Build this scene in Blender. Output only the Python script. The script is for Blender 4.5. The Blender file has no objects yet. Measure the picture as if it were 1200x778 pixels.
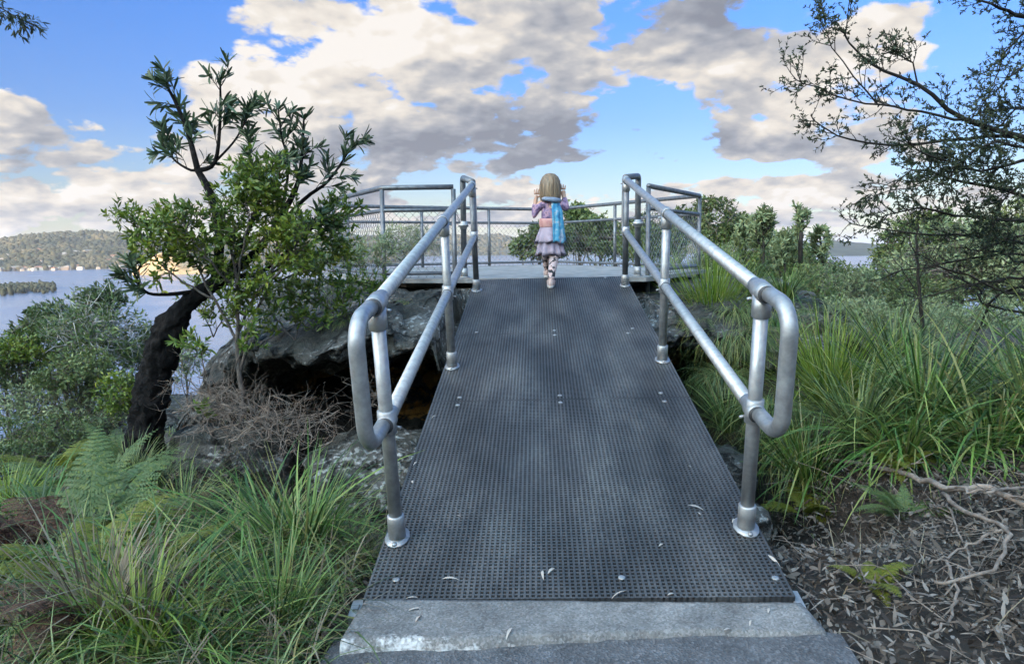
import bpy, math, random
import numpy as np
from mathutils import Vector, Matrix, noise as mnoise

random.seed(7)
RNG = np.random.default_rng(11)
R = math.radians
scn = bpy.context.scene
COL = scn.collection

# ------------------------------------------------------------------ camera
FPX = 850.0
PITCH, ROLL, YAW = .1183, -.010, -.0377
CAM = np.array([-.1266, -2.4241, 1.2314])
F_ = np.array([math.sin(YAW)*math.cos(PITCH), math.cos(YAW)*math.cos(PITCH), -math.sin(PITCH)])
Rt0 = np.array([math.cos(YAW), -math.sin(YAW), 0.]); U0 = np.cross(Rt0, F_)
RT_ = Rt0*math.cos(ROLL)+U0*math.sin(ROLL); U_ = -Rt0*math.sin(ROLL)+U0*math.cos(ROLL)
cam_d = bpy.data.cameras.new('camera'); cam = bpy.data.objects.new('camera', cam_d); COL.objects.link(cam)
cam_d.sensor_width = 36; cam_d.lens = FPX/1200*36; cam_d.clip_start = .05; cam_d.clip_end = 90000
M = Matrix.Identity(4)
for i in range(3):
    M[i][0] = RT_[i]; M[i][1] = U_[i]; M[i][2] = -F_[i]; M[i][3] = CAM[i]
cam.matrix_world = M
scn.camera = cam

def ray(u, v):
    return F_ + RT_*(u-600)/FPX - U_*(v-389)/FPX
def P(u, v, y):
    """world point seen at photo pixel (u, v) that stands at depth y"""
    d = ray(u, v); return CAM + d*(y-CAM[1])/d[1]
def Pz(u, v, z):
    d = ray(u, v); return CAM + d*(z-CAM[2])/d[2]

# ramp frame: x across, y up the slope, z normal to the deck
SL, TW = .1827, -.017
def ramp(x, y, z=0.):
    p = np.array([x, y*math.cos(SL)-z*math.sin(SL), y*math.sin(SL)+z*math.cos(SL)])
    c, s = math.cos(TW), math.sin(TW)
    return np.array([p[0]*c+p[2]*s, p[1], -p[0]*s+p[2]*c])

# ------------------------------------------------------------------ object helpers
def tag(o, label=None, cat=None, group=None, kind=None):
    if label: o['label'] = label
    if cat: o['category'] = cat
    if group: o['group'] = group
    if kind: o['kind'] = kind
    return o
def empty(name, loc=(0, 0, 0)):
    o = bpy.data.objects.new(name, None); COL.objects.link(o); o.location = tuple(loc); o.empty_display_size = .1
    return o
def link(name, me, mat, parent=None, smooth=True):
    o = bpy.data.objects.new(name, me); COL.objects.link(o)
    if mat is not None:
        for m in (mat if isinstance(mat, (list, tuple)) else [mat]): me.materials.append(m)
    if smooth and len(me.polygons):
        me.polygons.foreach_set('use_smooth', np.ones(len(me.polygons), dtype=bool))
    if parent is not None:
        o.parent = parent
        o.matrix_parent_inverse = Matrix.Translation(parent.location).inverted() if parent.parent is None else Matrix.Identity(4)
        if parent.parent is not None or parent.type == 'MESH':
            o.matrix_parent_inverse = Matrix.Identity(4)
    return o

class MB:
    """collects polygons and builds one mesh"""
    def __init__(s): s.v = []; s.f = []; s.n = 0; s.mi = []
    def add(s, V, Fc, mi=0):
        V = np.asarray(V, dtype=float).reshape(-1, 3); s.v.append(V)
        for f in Fc: s.f.append([int(i)+s.n for i in f]); s.mi.append(mi)
        s.n += len(V)
    def box(s, x0, x1, y0, y1, z0, z1, fn=None, mi=0):
        V = [(x, y, z) for x in (x0, x1) for y in (y0, y1) for z in (z0, z1)]
        if fn: V = [fn(*p) for p in V]
        s.add(V, [(0, 1, 3, 2), (4, 6, 7, 5), (0, 4, 5, 1), (2, 3, 7, 6), (0, 2, 6, 4), (1, 5, 7, 3)], mi)
    def tube(s, pts, rad, n=8, cap=True, mi=0):
        pts = np.asarray(pts, float); k = len(pts)
        rad = np.full(k, rad) if np.isscalar(rad) else np.asarray(rad, float)
        t = np.gradient(pts, axis=0); t /= np.linalg.norm(t, axis=1)[:, None]+1e-12
        a = np.array([0, 0, 1.]) if abs(t[0][2]) < .9 else np.array([1., 0, 0])
        nrm = np.cross(t[0], a); nrm /= np.linalg.norm(nrm)
        ang = np.arange(n)*2*math.pi/n; ca, sa = np.cos(ang), np.sin(ang)
        V = []
        for i in range(k):
            nrm = nrm - t[i]*(nrm@t[i]); nrm /= np.linalg.norm(nrm)+1e-12
            b = np.cross(t[i], nrm)
            V.append(pts[i]+rad[i]*(ca[:, None]*nrm+sa[:, None]*b))
        Fc = []
        for i in range(k-1):
            for j in range(n):
                Fc.append((i*n+j, i*n+(j+1) % n, (i+1)*n+(j+1) % n, (i+1)*n+j))
        if cap: Fc += [tuple(range(n-1, -1, -1)), tuple((k-1)*n+j for j in range(n))]
        s.add(np.concatenate(V), Fc, mi)
    def ball(s, c, r, nu=10, nv=7, mi=0):
        c = np.asarray(c, float); r = np.ones(3)*r
        V = [c+r*(0, 0, -1)]
        for i in range(1, nv):
            th = math.pi*i/nv-math.pi/2
            for j in range(nu):
                ph = 2*math.pi*j/nu; V.append(c+r*(math.cos(th)*math.cos(ph), math.cos(th)*math.sin(ph), math.sin(th)))
        V.append(c+r*(0, 0, 1)); Fc = []
        for j in range(nu): Fc.append((0, 1+(j+1) % nu, 1+j))
        for i in range(nv-2):
            for j in range(nu): Fc.append((1+i*nu+j, 1+i*nu+(j+1) % nu, 1+(i+1)*nu+(j+1) % nu, 1+(i+1)*nu+j))
        e = 1+(nv-1)*nu
        for j in range(nu): Fc.append((e, e-nu+j, e-nu+(j+1) % nu))
        s.add(np.array(V), Fc, mi)
    def build(s, name, mat, parent=None, smooth=True, origin=None):
        me = bpy.data.meshes.new(name)
        V = np.concatenate(s.v) if s.v else np.zeros((0, 3))
        if origin is not None: V = V-np.asarray(origin)
        me.from_pydata(V.tolist(), [], s.f); me.update()
        o = link(name, me, mat, parent, smooth)
        if any(s.mi): me.polygons.foreach_set('material_index', s.mi)
        if origin is not None: o.location = tuple(origin)
        return o

def np_mesh(name, V, Q):
    """mesh from vertex array and quad array, fast"""
    V = np.asarray(V, np.float32); Q = np.asarray(Q, np.int32)
    me = bpy.data.meshes.new(name)
    me.vertices.add(len(V)); me.vertices.foreach_set('co', V.ravel())
    me.loops.add(Q.size); me.loops.foreach_set('vertex_index', Q.ravel())
    me.polygons.add(len(Q)); me.polygons.foreach_set('loop_start', np.arange(len(Q), dtype=np.int32)*Q.shape[1])
    me.update(calc_edges=True); me.validate()
    return me

def unit(a): return a/(np.linalg.norm(a, axis=-1, keepdims=True)+1e-9)
def randdir(n):
    return unit(RNG.normal(size=(n, 3)))

def strips(Pb, H, Z, th0, kap, L, W, prof, kink=None):
    """ribbon leaves: start Pb, grow along H tipped towards Z by angle th0, bending by -kap over their length; prof = half widths"""
    N = len(Pb); m = len(prof)
    L = np.broadcast_to(L, N); W = np.broadcast_to(W, N); th0 = np.broadcast_to(th0, N); kap = np.broadcast_to(kap, N)
    S = unit(np.cross(H, Z)); pos = np.array(Pb, float); rows = []
    for j in range(m):
        t = j/(m-1)
        rows.append((pos - S*(W*prof[j])[:, None], pos + S*(W*prof[j])[:, None]))
        th = th0-kap*(t+.5/(m-1))
        if kink is not None: th = th-np.where(j >= kink[1], kink[0], 0.)
        pos = pos + (np.cos(th)[:, None]*H+np.sin(th)[:, None]*Z)*(L/(m-1))[:, None]
    V = np.stack([a for r in rows for a in r], axis=1)       # N, 2m, 3
    base = (np.arange(N)*2*m)[:, None]
    q = np.concatenate([base+np.array([[2*j, 2*j+1, 2*j+3, 2*j+2]]) for j in range(m-1)], axis=1).reshape(-1, 4)
    return V.reshape(-1, 3), q

def join_np(parts):
    V = []; Q = []; n = 0
    for v, q in parts:
        V.append(v); Q.append(q+n); n += len(v)
    return np.concatenate(V), np.concatenate(Q)

def fillet(pts, r, n=7):
    """polyline with rounded corners"""
    pts = [np.asarray(p, float) for p in pts]; out = [pts[0]]
    for i in range(1, len(pts)-1):
        a, b, c = pts[i-1], pts[i], pts[i+1]
        u, w = unit(a-b), unit(c-b); ang = math.acos(max(-1, min(1, float(u@w))))
        d = min(r/math.tan(ang/2), .49*np.linalg.norm(a-b), .49*np.linalg.norm(c-b)); rr = d*math.tan(ang/2)
        ctr = b+unit(u+w)*rr/math.sin(ang/2); s0 = b+u*d-ctr; s1 = b+w*d-ctr
        tot = math.acos(max(-1, min(1, float(unit(s0)@unit(s1)))))
        for k in range(n+1):
            t = k/n; out.append(ctr+(s0*math.sin((1-t)*tot)+s1*math.sin(t*tot))/math.sin(tot))
    out.append(pts[-1]); return np.array(out)

def fbm(p, o=4): return mnoise.fractal(Vector(p), 1.0, 2.1, o)

# ------------------------------------------------------------------ materials
def mat_new(name):
    m = bpy.data.materials.new(name); m.use_nodes = True
    nt = m.node_tree; b = nt.nodes['Principled BSDF']
    return m, nt, b
def nd(nt, t, **kw):
    n = nt.nodes.new(t)
    for k, v in kw.items():
        if k in n.inputs: n.inputs[k].default_value = v
        else: setattr(n, k, v)
    return n
def ramp_node(nt, stops, interp='LINEAR'):
    n = nt.nodes.new('ShaderNodeValToRGB'); cr = n.color_ramp; cr.interpolation = interp
    while len(cr.elements) < len(stops): cr.elements.new(.5)
    for e, (p, c) in zip(cr.elements, stops):
        e.position = p; e.color = (*c, 1) if len(c) == 3 else c
    return n
def bump(nt, b, height, strength=.5, dist=.02):
    n = nd(nt, 'ShaderNodeBump', Strength=strength, Distance=dist)
    nt.links.new(height, n.inputs['Height']); nt.links.new(n.outputs[0], b.inputs['Normal'])

def noise_mat(name, stops, scale=8, detail=6, rough=.8, metal=0., bs=.4, bd=.01, bscale=None, coord='Object', rrange=None, distort=0., spec=None):
    m, nt, b = mat_new(name); L = nt.links.new
    tc = nd(nt, 'ShaderNodeTexCoord'); n = nd(nt, 'ShaderNodeTexNoise', Scale=scale, Detail=detail, Roughness=.6, Distortion=distort)
    L(tc.outputs[coord], n.inputs['Vector']); cr = ramp_node(nt, stops); L(n.outputs[0], cr.inputs[0]); L(cr.outputs[0], b.inputs['Base Color'])
    b.inputs['Roughness'].default_value = rough; b.inputs['Metallic'].default_value = metal
    if spec is not None: b.inputs['Specular IOR Level'].default_value = spec
    if bs:
        n2 = nd(nt, 'ShaderNodeTexNoise', Scale=bscale or scale*4, Detail=8, Roughness=.65); L(tc.outputs[coord], n2.inputs['Vector'])
        bump(nt, b, n2.outputs[0], bs, bd)
    if rrange:
        mr = nd(nt, 'ShaderNodeMapRange'); mr.inputs['To Min'].default_value = rrange[0]; mr.inputs['To Max'].default_value = rrange[1]
        mr.inputs['From Min'].default_value = .3; mr.inputs['From Max'].default_value = .7
        n3 = nd(nt, 'ShaderNodeTexNoise', Scale=scale*.7, Detail=5); L(tc.outputs[coord], n3.inputs['Vector'])
        L(n3.outputs[0], mr.inputs[0]); L(mr.outputs[0], b.inputs['Roughness'])
    return m

def leaf_mat(name, cols, rough=.5, trans=.3, patch=None, spec=.4):
    """one colour per leaf from the island's random number; light passes through the thin blade"""
    m, nt, b = mat_new(name); L = nt.links.new
    g = nd(nt, 'ShaderNodeNewGeometry'); k = len(cols)
    cr = ramp_node(nt, [(i/(k-1), c) for i, c in enumerate(cols)]); src = g.outputs['Random Per Island']
    if patch:
        tc = nd(nt, 'ShaderNodeTexCoord'); n = nd(nt, 'ShaderNodeTexNoise', Scale=patch, Detail=2); L(tc.outputs['Object'], n.inputs['Vector'])
        mx = nd(nt, 'ShaderNodeMath', operation='MULTIPLY_ADD'); L(n.outputs[0], mx.inputs[0]); mx.inputs[1].default_value = 1.6; 
        sub = nd(nt, 'ShaderNodeMath', operation='MULTIPLY_ADD'); L(src, sub.inputs[0]); sub.inputs[1].default_value = .6; sub.inputs[2].default_value = -.6
        L(sub.outputs[0], mx.inputs[2]); src = mx.outputs[0]
    L(src, cr.inputs[0]); L(cr.outputs[0], b.inputs['Base Color'])
    b.inputs['Roughness'].default_value = rough; b.inputs['Specular IOR Level'].default_value = spec
    if trans:
        t = nd(nt, 'ShaderNodeBsdfTranslucent'); L(cr.outputs[0], t.inputs['Color'])
        mx = nd(nt, 'ShaderNodeMixShader'); mx.inputs[0].default_value = trans
        L(b.outputs[0], mx.inputs[1]); L(t.outputs[0], mx.inputs[2]); L(mx.outputs[0], nt.nodes['Material Output'].inputs['Surface'])
    return m

G = {}
G['steel'] = noise_mat('galvanised_steel', [(.25, (.24, .24, .24)), (.5, (.33, .33, .33)), (.75, (.43, .43, .425))], 26, 7, .45, .7, .15, .002, 160, rrange=(.36, .56))
G['steel_dull'] = noise_mat('weathered_galvanised_steel', [(.25, (0.077, 0.080, 0.085)), (.5, (0.143, 0.149, 0.160)), (.75, (0.198, 0.204, 0.215))], 18, 6, .5, .7, .15, .002, 120, rrange=(.4, .6))
G['wire'] = noise_mat('dull_fence_wire', [(.3, (.11, .115, .12)), (.7, (.22, .225, .23))], 9, 3, .5, .6, 0)
G['dark_steel'] = noise_mat('dark_painted_steel', [(.3, (.03, .032, .035)), (.7, (.07, .07, .075))], 10, 5, .6, .3, .2, .004)
G['bolt'] = noise_mat('bright_bolt', [(.3, (.2, .2, .2)), (.7, (.4, .4, .4))], 30, 3, .45, .6, 0)
G['bark_black'] = noise_mat('charred_bark', [(.3, (.004, .004, .004)), (.55, (.011, .010, .010)), (.74, (.035, .032, .03))], 9, 9, .95, 0, .9, .05, 28, spec=.15)
G['bark_grey'] = noise_mat('grey_bark', [(.3, (.05, .042, .036)), (.6, (.12, .10, .085)), (.8, (.2, .18, .16))], 14, 8, .9, 0, .7, .02, 40)
G['bark_dark'] = noise_mat('dark_bark', [(.3, (.012, .01, .009)), (.6, (.03, .026, .022)), (.8, (.06, .05, .045))], 14, 8, .9, 0, .7, .02, 40, spec=.2)
G['bark_pale'] = noise_mat('pale_gum_bark', [(.3, (.2, .18, .16)), (.55, (.42, .4, .37)), (.8, (.55, .53, .5))], 7, 6, .8, 0, .3, .01)
G['dead'] = noise_mat('dead_wood', [(.3, (.09, .07, .055)), (.55, (.2, .16, .13)), (.8, (.3, .25, .21))], 20, 8, .9, 0, .6, .01, 60)
G['soil'] = noise_mat('dark_soil', [(.3, (.012, .010, .008)), (.5, (.030, .024, .018)), (.68, (.065, .052, .04)), (.8, (.1, .085, .07))], 3.2, 10, .95, 0, .9, .06, 14)
G['grass'] = leaf_mat('strap_leaf_green', [(0.013, 0.032, 0.007), (0.027, 0.066, 0.013), (0.049, 0.111, 0.017), (0.074, 0.164, 0.025), (0.093, 0.155, 0.047), (0.147, 0.237, 0.043), (0.246, 0.267, 0.085), (0.136, 0.126, 0.043)], .42, .25)
G['grass_blue'] = leaf_mat('strap_leaf_grey_green', [(0.016, 0.034, 0.011), (0.041, 0.072, 0.022), (0.076, 0.118, 0.039), (0.130, 0.185, 0.068), (0.175, 0.225, 0.089), (0.117, 0.171, 0.034), (0.258, 0.265, 0.089), (0.117, 0.106, 0.034)], .42, .25)
G['grass_yel'] = leaf_mat('strap_leaf_yellow_green', [(0.054, 0.104, 0.013), (0.121, 0.195, 0.020), (0.203, 0.273, 0.033), (0.162, 0.234, 0.033), (0.324, 0.325, 0.077)], .45, .35)
G['grass_dry'] = leaf_mat('dry_blade', [(.06, .045, .03), (.13, .1, .065), (.2, .165, .11), (.27, .23, .16)], .8, .2)
G['fern'] = leaf_mat('fern_green', [(0.057, 0.099, 0.027), (0.092, 0.143, 0.045), (0.115, 0.165, 0.068), (0.138, 0.176, 0.032)], .6, .35)
G['fern_yel'] = leaf_mat('fern_yellow_green', [(.1, .14, .012), (.16, .19, .02), (.2, .21, .035), (.13, .12, .02)], .6, .4)
G['fern_brown'] = leaf_mat('fern_brown', [(.05, .02, .014), (.09, .04, .025), (.13, .07, .04), (.06, .05, .025)], .8, .3)
G['banksia'] = leaf_mat('banksia_leaf', [(0.023, 0.041, 0.021), (0.042, 0.071, 0.033), (0.066, 0.104, 0.047), (0.116, 0.143, 0.082)], .45, .15)
G['bush'] = leaf_mat('bush_leaf', [(0.042, 0.068, 0.012), (0.072, 0.120, 0.018), (0.134, 0.187, 0.021), (0.247, 0.271, 0.034)], .42, .28, 2.2)
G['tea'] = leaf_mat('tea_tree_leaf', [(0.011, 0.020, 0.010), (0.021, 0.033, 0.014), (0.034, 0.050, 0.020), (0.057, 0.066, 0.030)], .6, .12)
G['olive'] = leaf_mat('olive_leaf', [(0.036, 0.066, 0.020), (0.073, 0.113, 0.032), (0.119, 0.161, 0.049), (0.182, 0.217, 0.078)], .55, .22, 1.2)
G['greyleaf'] = leaf_mat('grey_green_leaf', [(0.073, 0.104, 0.049), (0.128, 0.169, 0.078), (0.201, 0.246, 0.121), (0.274, 0.312, 0.156)], .55, .22, 1.5)
G['deep'] = leaf_mat('deep_green_leaf', [(0.031, 0.050, 0.019), (0.061, 0.092, 0.031), (0.098, 0.133, 0.044), (0.163, 0.184, 0.063)], .5, .2, 1.4)
G['lime'] = leaf_mat('lime_leaf', [(.05, .1, .015), (.09, .16, .022), (.14, .21, .035), (.2, .24, .05)], .45, .35)
G['litter'] = leaf_mat('leaf_litter', [(.02, .014, .010), (.05, .037, .027), (.085, .066, .05), (.13, .108, .09), (.22, .195, .17)], .75, .08)
G['deadleaf'] = leaf_mat('bleached_leaf', [(0.274, 0.238, 0.204), (0.396, 0.357, 0.320), (0.216, 0.175, 0.136)], .7, .1)

# ------------------------------------------------------------------ ground
def sm(a, b, x):
    t = np.clip((x-a)/(b-a), 0, 1); return t*t*(3-2*t)
def gh(x, y):
    x = np.asarray(x, float); y = np.asarray(y, float)
    h = -.10+0*x
    h = h-.13*np.clip(-x-1.0, 0, 3.2)*sm(-1.5, 1.5, y)-.42*np.clip(-x-4.0, 0, 400)**1.0*sm(-4, 2, y)
    h = h-.9*sm(.5, 1.7, y)*sm(-2.6, -1.4, x)*(1-sm(1.0, 2.0, x))
    h = h-.10*sm(1.2, 2.5, y)*(1-sm(-2.6, -1.4, x))
    h = h+.22*sm(1.6, 3.6, x)*sm(0, 3, y)
    h = h+.55*sm(3.5, 5.5, y)*sm(-3.4, -2, x)*(1-sm(2.2, 3.2, x))*(1-sm(9, 12, y))
    h = h-.16*np.clip(y-7, 0, 14)-.42*np.clip(y-21, 0, 400)-.20*np.clip(x-8, 0, 300)
    h = h+7.5*sm(-7, -20, y)+6.5*sm(-17, -34, y)  # unseen ridge behind the camera, raised to block the low sun
    return np.maximum(h, -60)
def build_ground():
    u = np.linspace(-1, 1, 281)
    xs = 14*u+330*np.sign(u)*np.abs(u)**4
    w = np.linspace(-1, 1, 281); ys = 2+14*w+330*np.sign(w)*np.abs(w)**4
    ys = np.where(ys < -60, -60+(ys+60)*.35, ys)
    X, Y = np.meshgrid(xs, ys); Z = gh(X, Y)
    near = np.exp(-((X)**2+(Y-1)**2)/400)
    nz = np.array([fbm((a*.9, b*.9, 3.1), 5) for a, b in zip(X.ravel(), Y.ravel())]).reshape(X.shape)
    Z = Z+nz*(.05+.05*sm(1.2, 3, np.abs(X))+.5*(1-near))*np.where((np.abs(X) < 1.1) & (Y < .2), .25, 1)
    # cut for the path
    n = len(xs); V = np.stack([X, Y, Z], -1).reshape(-1, 3)
    i, j = np.meshgrid(np.arange(n-1), np.arange(n-1)); a = (j*n+i).ravel()
    Q = np.stack([a, a+1, a+n+1, a+n], 1)
    o = link('ground', np_mesh('ground', V, Q), G['soil']); tag(o, kind='structure')
build_ground()

# ------------------------------------------------------------------ path and concrete threshold
asph, nt, b = mat_new('asphalt')
tc = nd(nt, 'ShaderNodeTexCoord'); vo = nd(nt, 'ShaderNodeTexVoronoi', Scale=110.); nt.links.new(tc.outputs['Object'], vo.inputs['Vector'])
nn = nd(nt, 'ShaderNodeTexNoise', Scale=9., Detail=8.); nt.links.new(tc.outputs['Object'], nn.inputs['Vector'])
cr = ramp_node(nt, [(0, (.03, .03, .032)), (.5, (.065, .066, .07)), (1, (.2, .2, .21))]); mx = nd(nt, 'ShaderNodeMix', data_type='RGBA'); mx.inputs[0].default_value = .55
cr2 = ramp_node(nt, [(.3, (.035, .035, .037)), (.7, (.11, .11, .115))]); nt.links.new(nn.outputs[0], cr2.inputs[0]); nt.links.new(vo.outputs['Color'], cr.inputs[0])
nt.links.new(cr.outputs[0], mx.inputs[6]); nt.links.new(cr2.outputs[0], mx.inputs[7]); nt.links.new(mx.outputs[2], b.inputs['Base Color'])
b.inputs['Roughness'].default_value = .9; bump(nt, b, vo.outputs['Distance'], .8, .006)
me = MB(); xs = np.linspace(-.80, .86, 24); ys = np.linspace(-6, -.17, 40)
V = [(x+.03*math.sin(y*3), y, float(np.interp(x, [-.8, .2, .86], [-.05, -.026, -.016]))+.006*fbm((x*3, y*3, 0))-.5*max(0, abs(x-.03)-.80)) for y in ys for x in xs]
me.add(V, [(j*24+i, j*24+i+1, (j+1)*24+i+1, (j+1)*24+i) for j in range(39) for i in range(23)])
tag(me.build('path', asph), kind='structure')

conc, nt, b = mat_new('weathered_concrete'); L = nt.links.new
tc = nd(nt, 'ShaderNodeTexCoord'); n1 = nd(nt, 'ShaderNodeTexNoise', Scale=4.5, Detail=10., Roughness=.7); vo = nd(nt, 'ShaderNodeTexVoronoi', Scale=150.); n2 = nd(nt, 'ShaderNodeTexNoise', Scale=70., Detail=6.)
for q_ in (n1, vo, n2): L(tc.outputs['Object'], q_.inputs['Vector'])
c1 = ramp_node(nt, [(.28, (.06, .058, .056)), (.45, (.115, .112, .108)), (.6, (.165, .16, .152)), (.75, (.22, .21, .2))]); L(n1.outputs[0], c1.inputs[0])
c2 = ramp_node(nt, [(.0, (.5, .5, .5)), (.5, (1, 1, 1)), (1, (1.7, 1.7, 1.75))]); L(vo.outputs['Color'], c2.inputs[0])
mu = nd(nt, 'ShaderNodeMix', data_type='RGBA', blend_type='MULTIPLY'); mu.inputs[0].default_value = .75; L(c1.outputs[0], mu.inputs[6]); L(c2.outputs[0], mu.inputs[7])
sx = nd(nt, 'ShaderNodeSeparateXYZ'); L(tc.outputs['Object'], sx.inputs[0])
# pale lime crust along the left front edge of the slab
e1 = nd(nt, 'ShaderNodeMath', operation='MULTIPLY_ADD'); L(n1.outputs[0], e1.inputs[0]); e1.inputs[1].default_value = .24; L(sx.outputs[1], e1.inputs[2])
e1b = nd(nt, 'ShaderNodeMath', operation='MULTIPLY_ADD'); L(n2.outputs[0], e1b.inputs[0]); e1b.inputs[1].default_value = .09; L(e1.outputs[0], e1b.inputs[2])
e2 = nd(nt, 'ShaderNodeMapRange'); e2.inputs['From Min'].default_value = -.090; e2.inputs['From Max'].default_value = -.125; L(e1b.outputs[0], e2.inputs[0])
e3 = nd(nt, 'ShaderNodeMapRange'); e3.inputs['From Min'].default_value = .12; e3.inputs['From Max'].default_value = -.2; L(sx.outputs[0], e3.inputs[0])
e4 = nd(nt, 'ShaderNodeMath', operation='MULTIPLY'); L(e2.outputs[0], e4.inputs[0]); L(e3.outputs[0], e4.inputs[1])
mw = nd(nt, 'ShaderNodeMix', data_type='RGBA'); L(e4.outputs[0], mw.inputs[0]); L(mu.outputs[2], mw.inputs[6]); mw.inputs[7].default_value = (.55, .55, .54, 1)
L(mw.outputs[2], b.inputs['Base Color']); b.inputs['Roughness'].default_value = .9; bump(nt, b, n2.outputs[0], .6, .006)
me = MB(); nx, ny = 60, 16
def slab_front(x): return float(np.interp(x, [-.75, .0, .35, .8], [-.285, -.235, -.205, -.20]))+.012*fbm((x*4, 0, 5))+.008*fbm((x*17, 0, 9))
V = []
for i in range(nx+1):
    x0 = -.745+1.52*i/nx; yf = slab_front(x0)
    prof = [(yf, -.16), (yf, -.035), (yf+.012, -.010)]+[(yf+.02+(-.004-yf-.02)*k/(ny-1), -.006) for k in range(ny)]+[(-.004, -.16)]
    for y, z in prof: V.append((x0*(1+.03*(-y)/.35), y, z+.003*fbm((x0*8, y*8, 1))+.010*(0 if y < 0 else 0)))
m_ = ny+4
F = [(i*m_+j, (i+1)*m_+j, (i+1)*m_+j+1, i*m_+j+1) for i in range(nx) for j in range(m_-1)]
F += [tuple(range(m_)), tuple(nx*m_+j for j in range(m_-1, -1, -1))]
me.add(V, F)
tag(me.build('concrete_threshold', conc), 'weathered grey concrete slab with a whitish front edge at the foot of the ramp', 'concrete slab')

# ------------------------------------------------------------------ access ramp with grating deck
WD, LEN = .758, 4.985
gratm, nt, b = mat_new('dark_grating'); L = nt.links.new
tc = nd(nt, 'ShaderNodeTexCoord'); n1 = nd(nt, 'ShaderNodeTexNoise', Scale=1.6, Detail=6., Roughness=.6); n2 = nd(nt, 'ShaderNodeTexNoise', Scale=60., Detail=4.)
mpg = nd(nt, 'ShaderNodeMapping'); mpg.inputs['Scale'].default_value = (1.9, .75, 1.); L(tc.outputs['Object'], mpg.inputs[0]); L(mpg.outputs[0], n1.inputs['Vector']); L(tc.outputs['Object'], n2.inputs['Vector'])
c1 = ramp_node(nt, [(.28, (.018, .018, .019)), (.42, (.034, .034, .035)), (.55, (.060, .059, .060)), (.72, (.105, .103, .10))]); L(n1.outputs[0], c1.inputs[0])
c2 = ramp_node(nt, [(.3, (.7, .7, .7)), (.75, (1.3, 1.3, 1.3))]); L(n2.outputs[0], c2.inputs[0])
mu = nd(nt, 'ShaderNodeMix', data_type='RGBA', blend_type='MULTIPLY'); mu.inputs[0].default_value = 1.; L(c1.outputs[0], mu.inputs[6]); L(c2.outputs[0], mu.inputs[7])
L(mu.outputs[2], b.inputs['Base Color']); b.inputs['Roughness'].default_value = .55; bump(nt, b, n2.outputs[0], .4, .002)
bridge = empty('access_ramp', ramp(0, 0)); tag(bridge, 'sloping walkway of dark square mesh grating leading up to the lookout', 'ramp')
seams = [0, 1.815, 3.13, LEN]
for k in range(3):
    y0, y1 = seams[k]+.004, seams[k+1]-.004; mb = MB(); nX = 74; bw = .0042
    for i in range(nX+1):
        x = -WD+.004+(2*WD-.008)*i/nX; mb.box(x-bw, x+bw, y0, y1, -.032, 0, ramp)
    nY = int(round((y1-y0)/.0205))
    for i in range(nY+1):
        y = y0+bw+(y1-y0-2*bw)*i/nY; mb.box(-WD, WD, y-bw, y+bw, -.033, -.0012, ramp)
    g = mb.build('grating_panel', gratm, bridge, smooth=False)
    for (bx, by) in ([(-.66, .11), (.17, .11), (.72, .1), (.0, y1-y0-.05), (-.60, y1-y0-.06), (.6, y1-y0-.06)] if k == 0 else [(0., .05), (-.6, .05), (.6, .06), (.0, y1-y0-.06), (.55, y1-y0-.05)]):
        bb = MB(); bb.tube([ramp(bx, y0+by, .0), ramp(bx, y0+by, .004), ramp(bx, y0+by, .0052)], [.014, .013, .007], 10); bb.build('bolt', G['bolt'], g)
mb = MB()
for sx_ in (-1, 1):
    mb.box(sx_*(WD-.05)-.025, sx_*(WD-.05)+.025, .02, LEN-.02, -.17, -.036, ramp); mb.build('side_beam', G['dark_steel'], bridge, smooth=False); mb = MB()
for yy in (.75, 1.815, 3.13, 4.1):
    mb = MB(); mb.box(-WD+.08, WD-.08, yy-.03, yy+.03, -.15, -.037, ramp); mb.build('cross_beam', G['dark_steel'], bridge, smooth=False)
mb = MB(); mb.box(-.80, -.753, -.06, .03, -.055, -.02, ramp); mb.box(-.79, -.77, -.03, 0, -.03, -.012, ramp); mb.build('fixing_lug', G['steel'], bridge, smooth=False)
mb = MB(); mb.box(.753, .785, -.03, .06, -.05, -.02, ramp); mb.build('fixing_lug', G['steel'], bridge, smooth=False)

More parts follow.
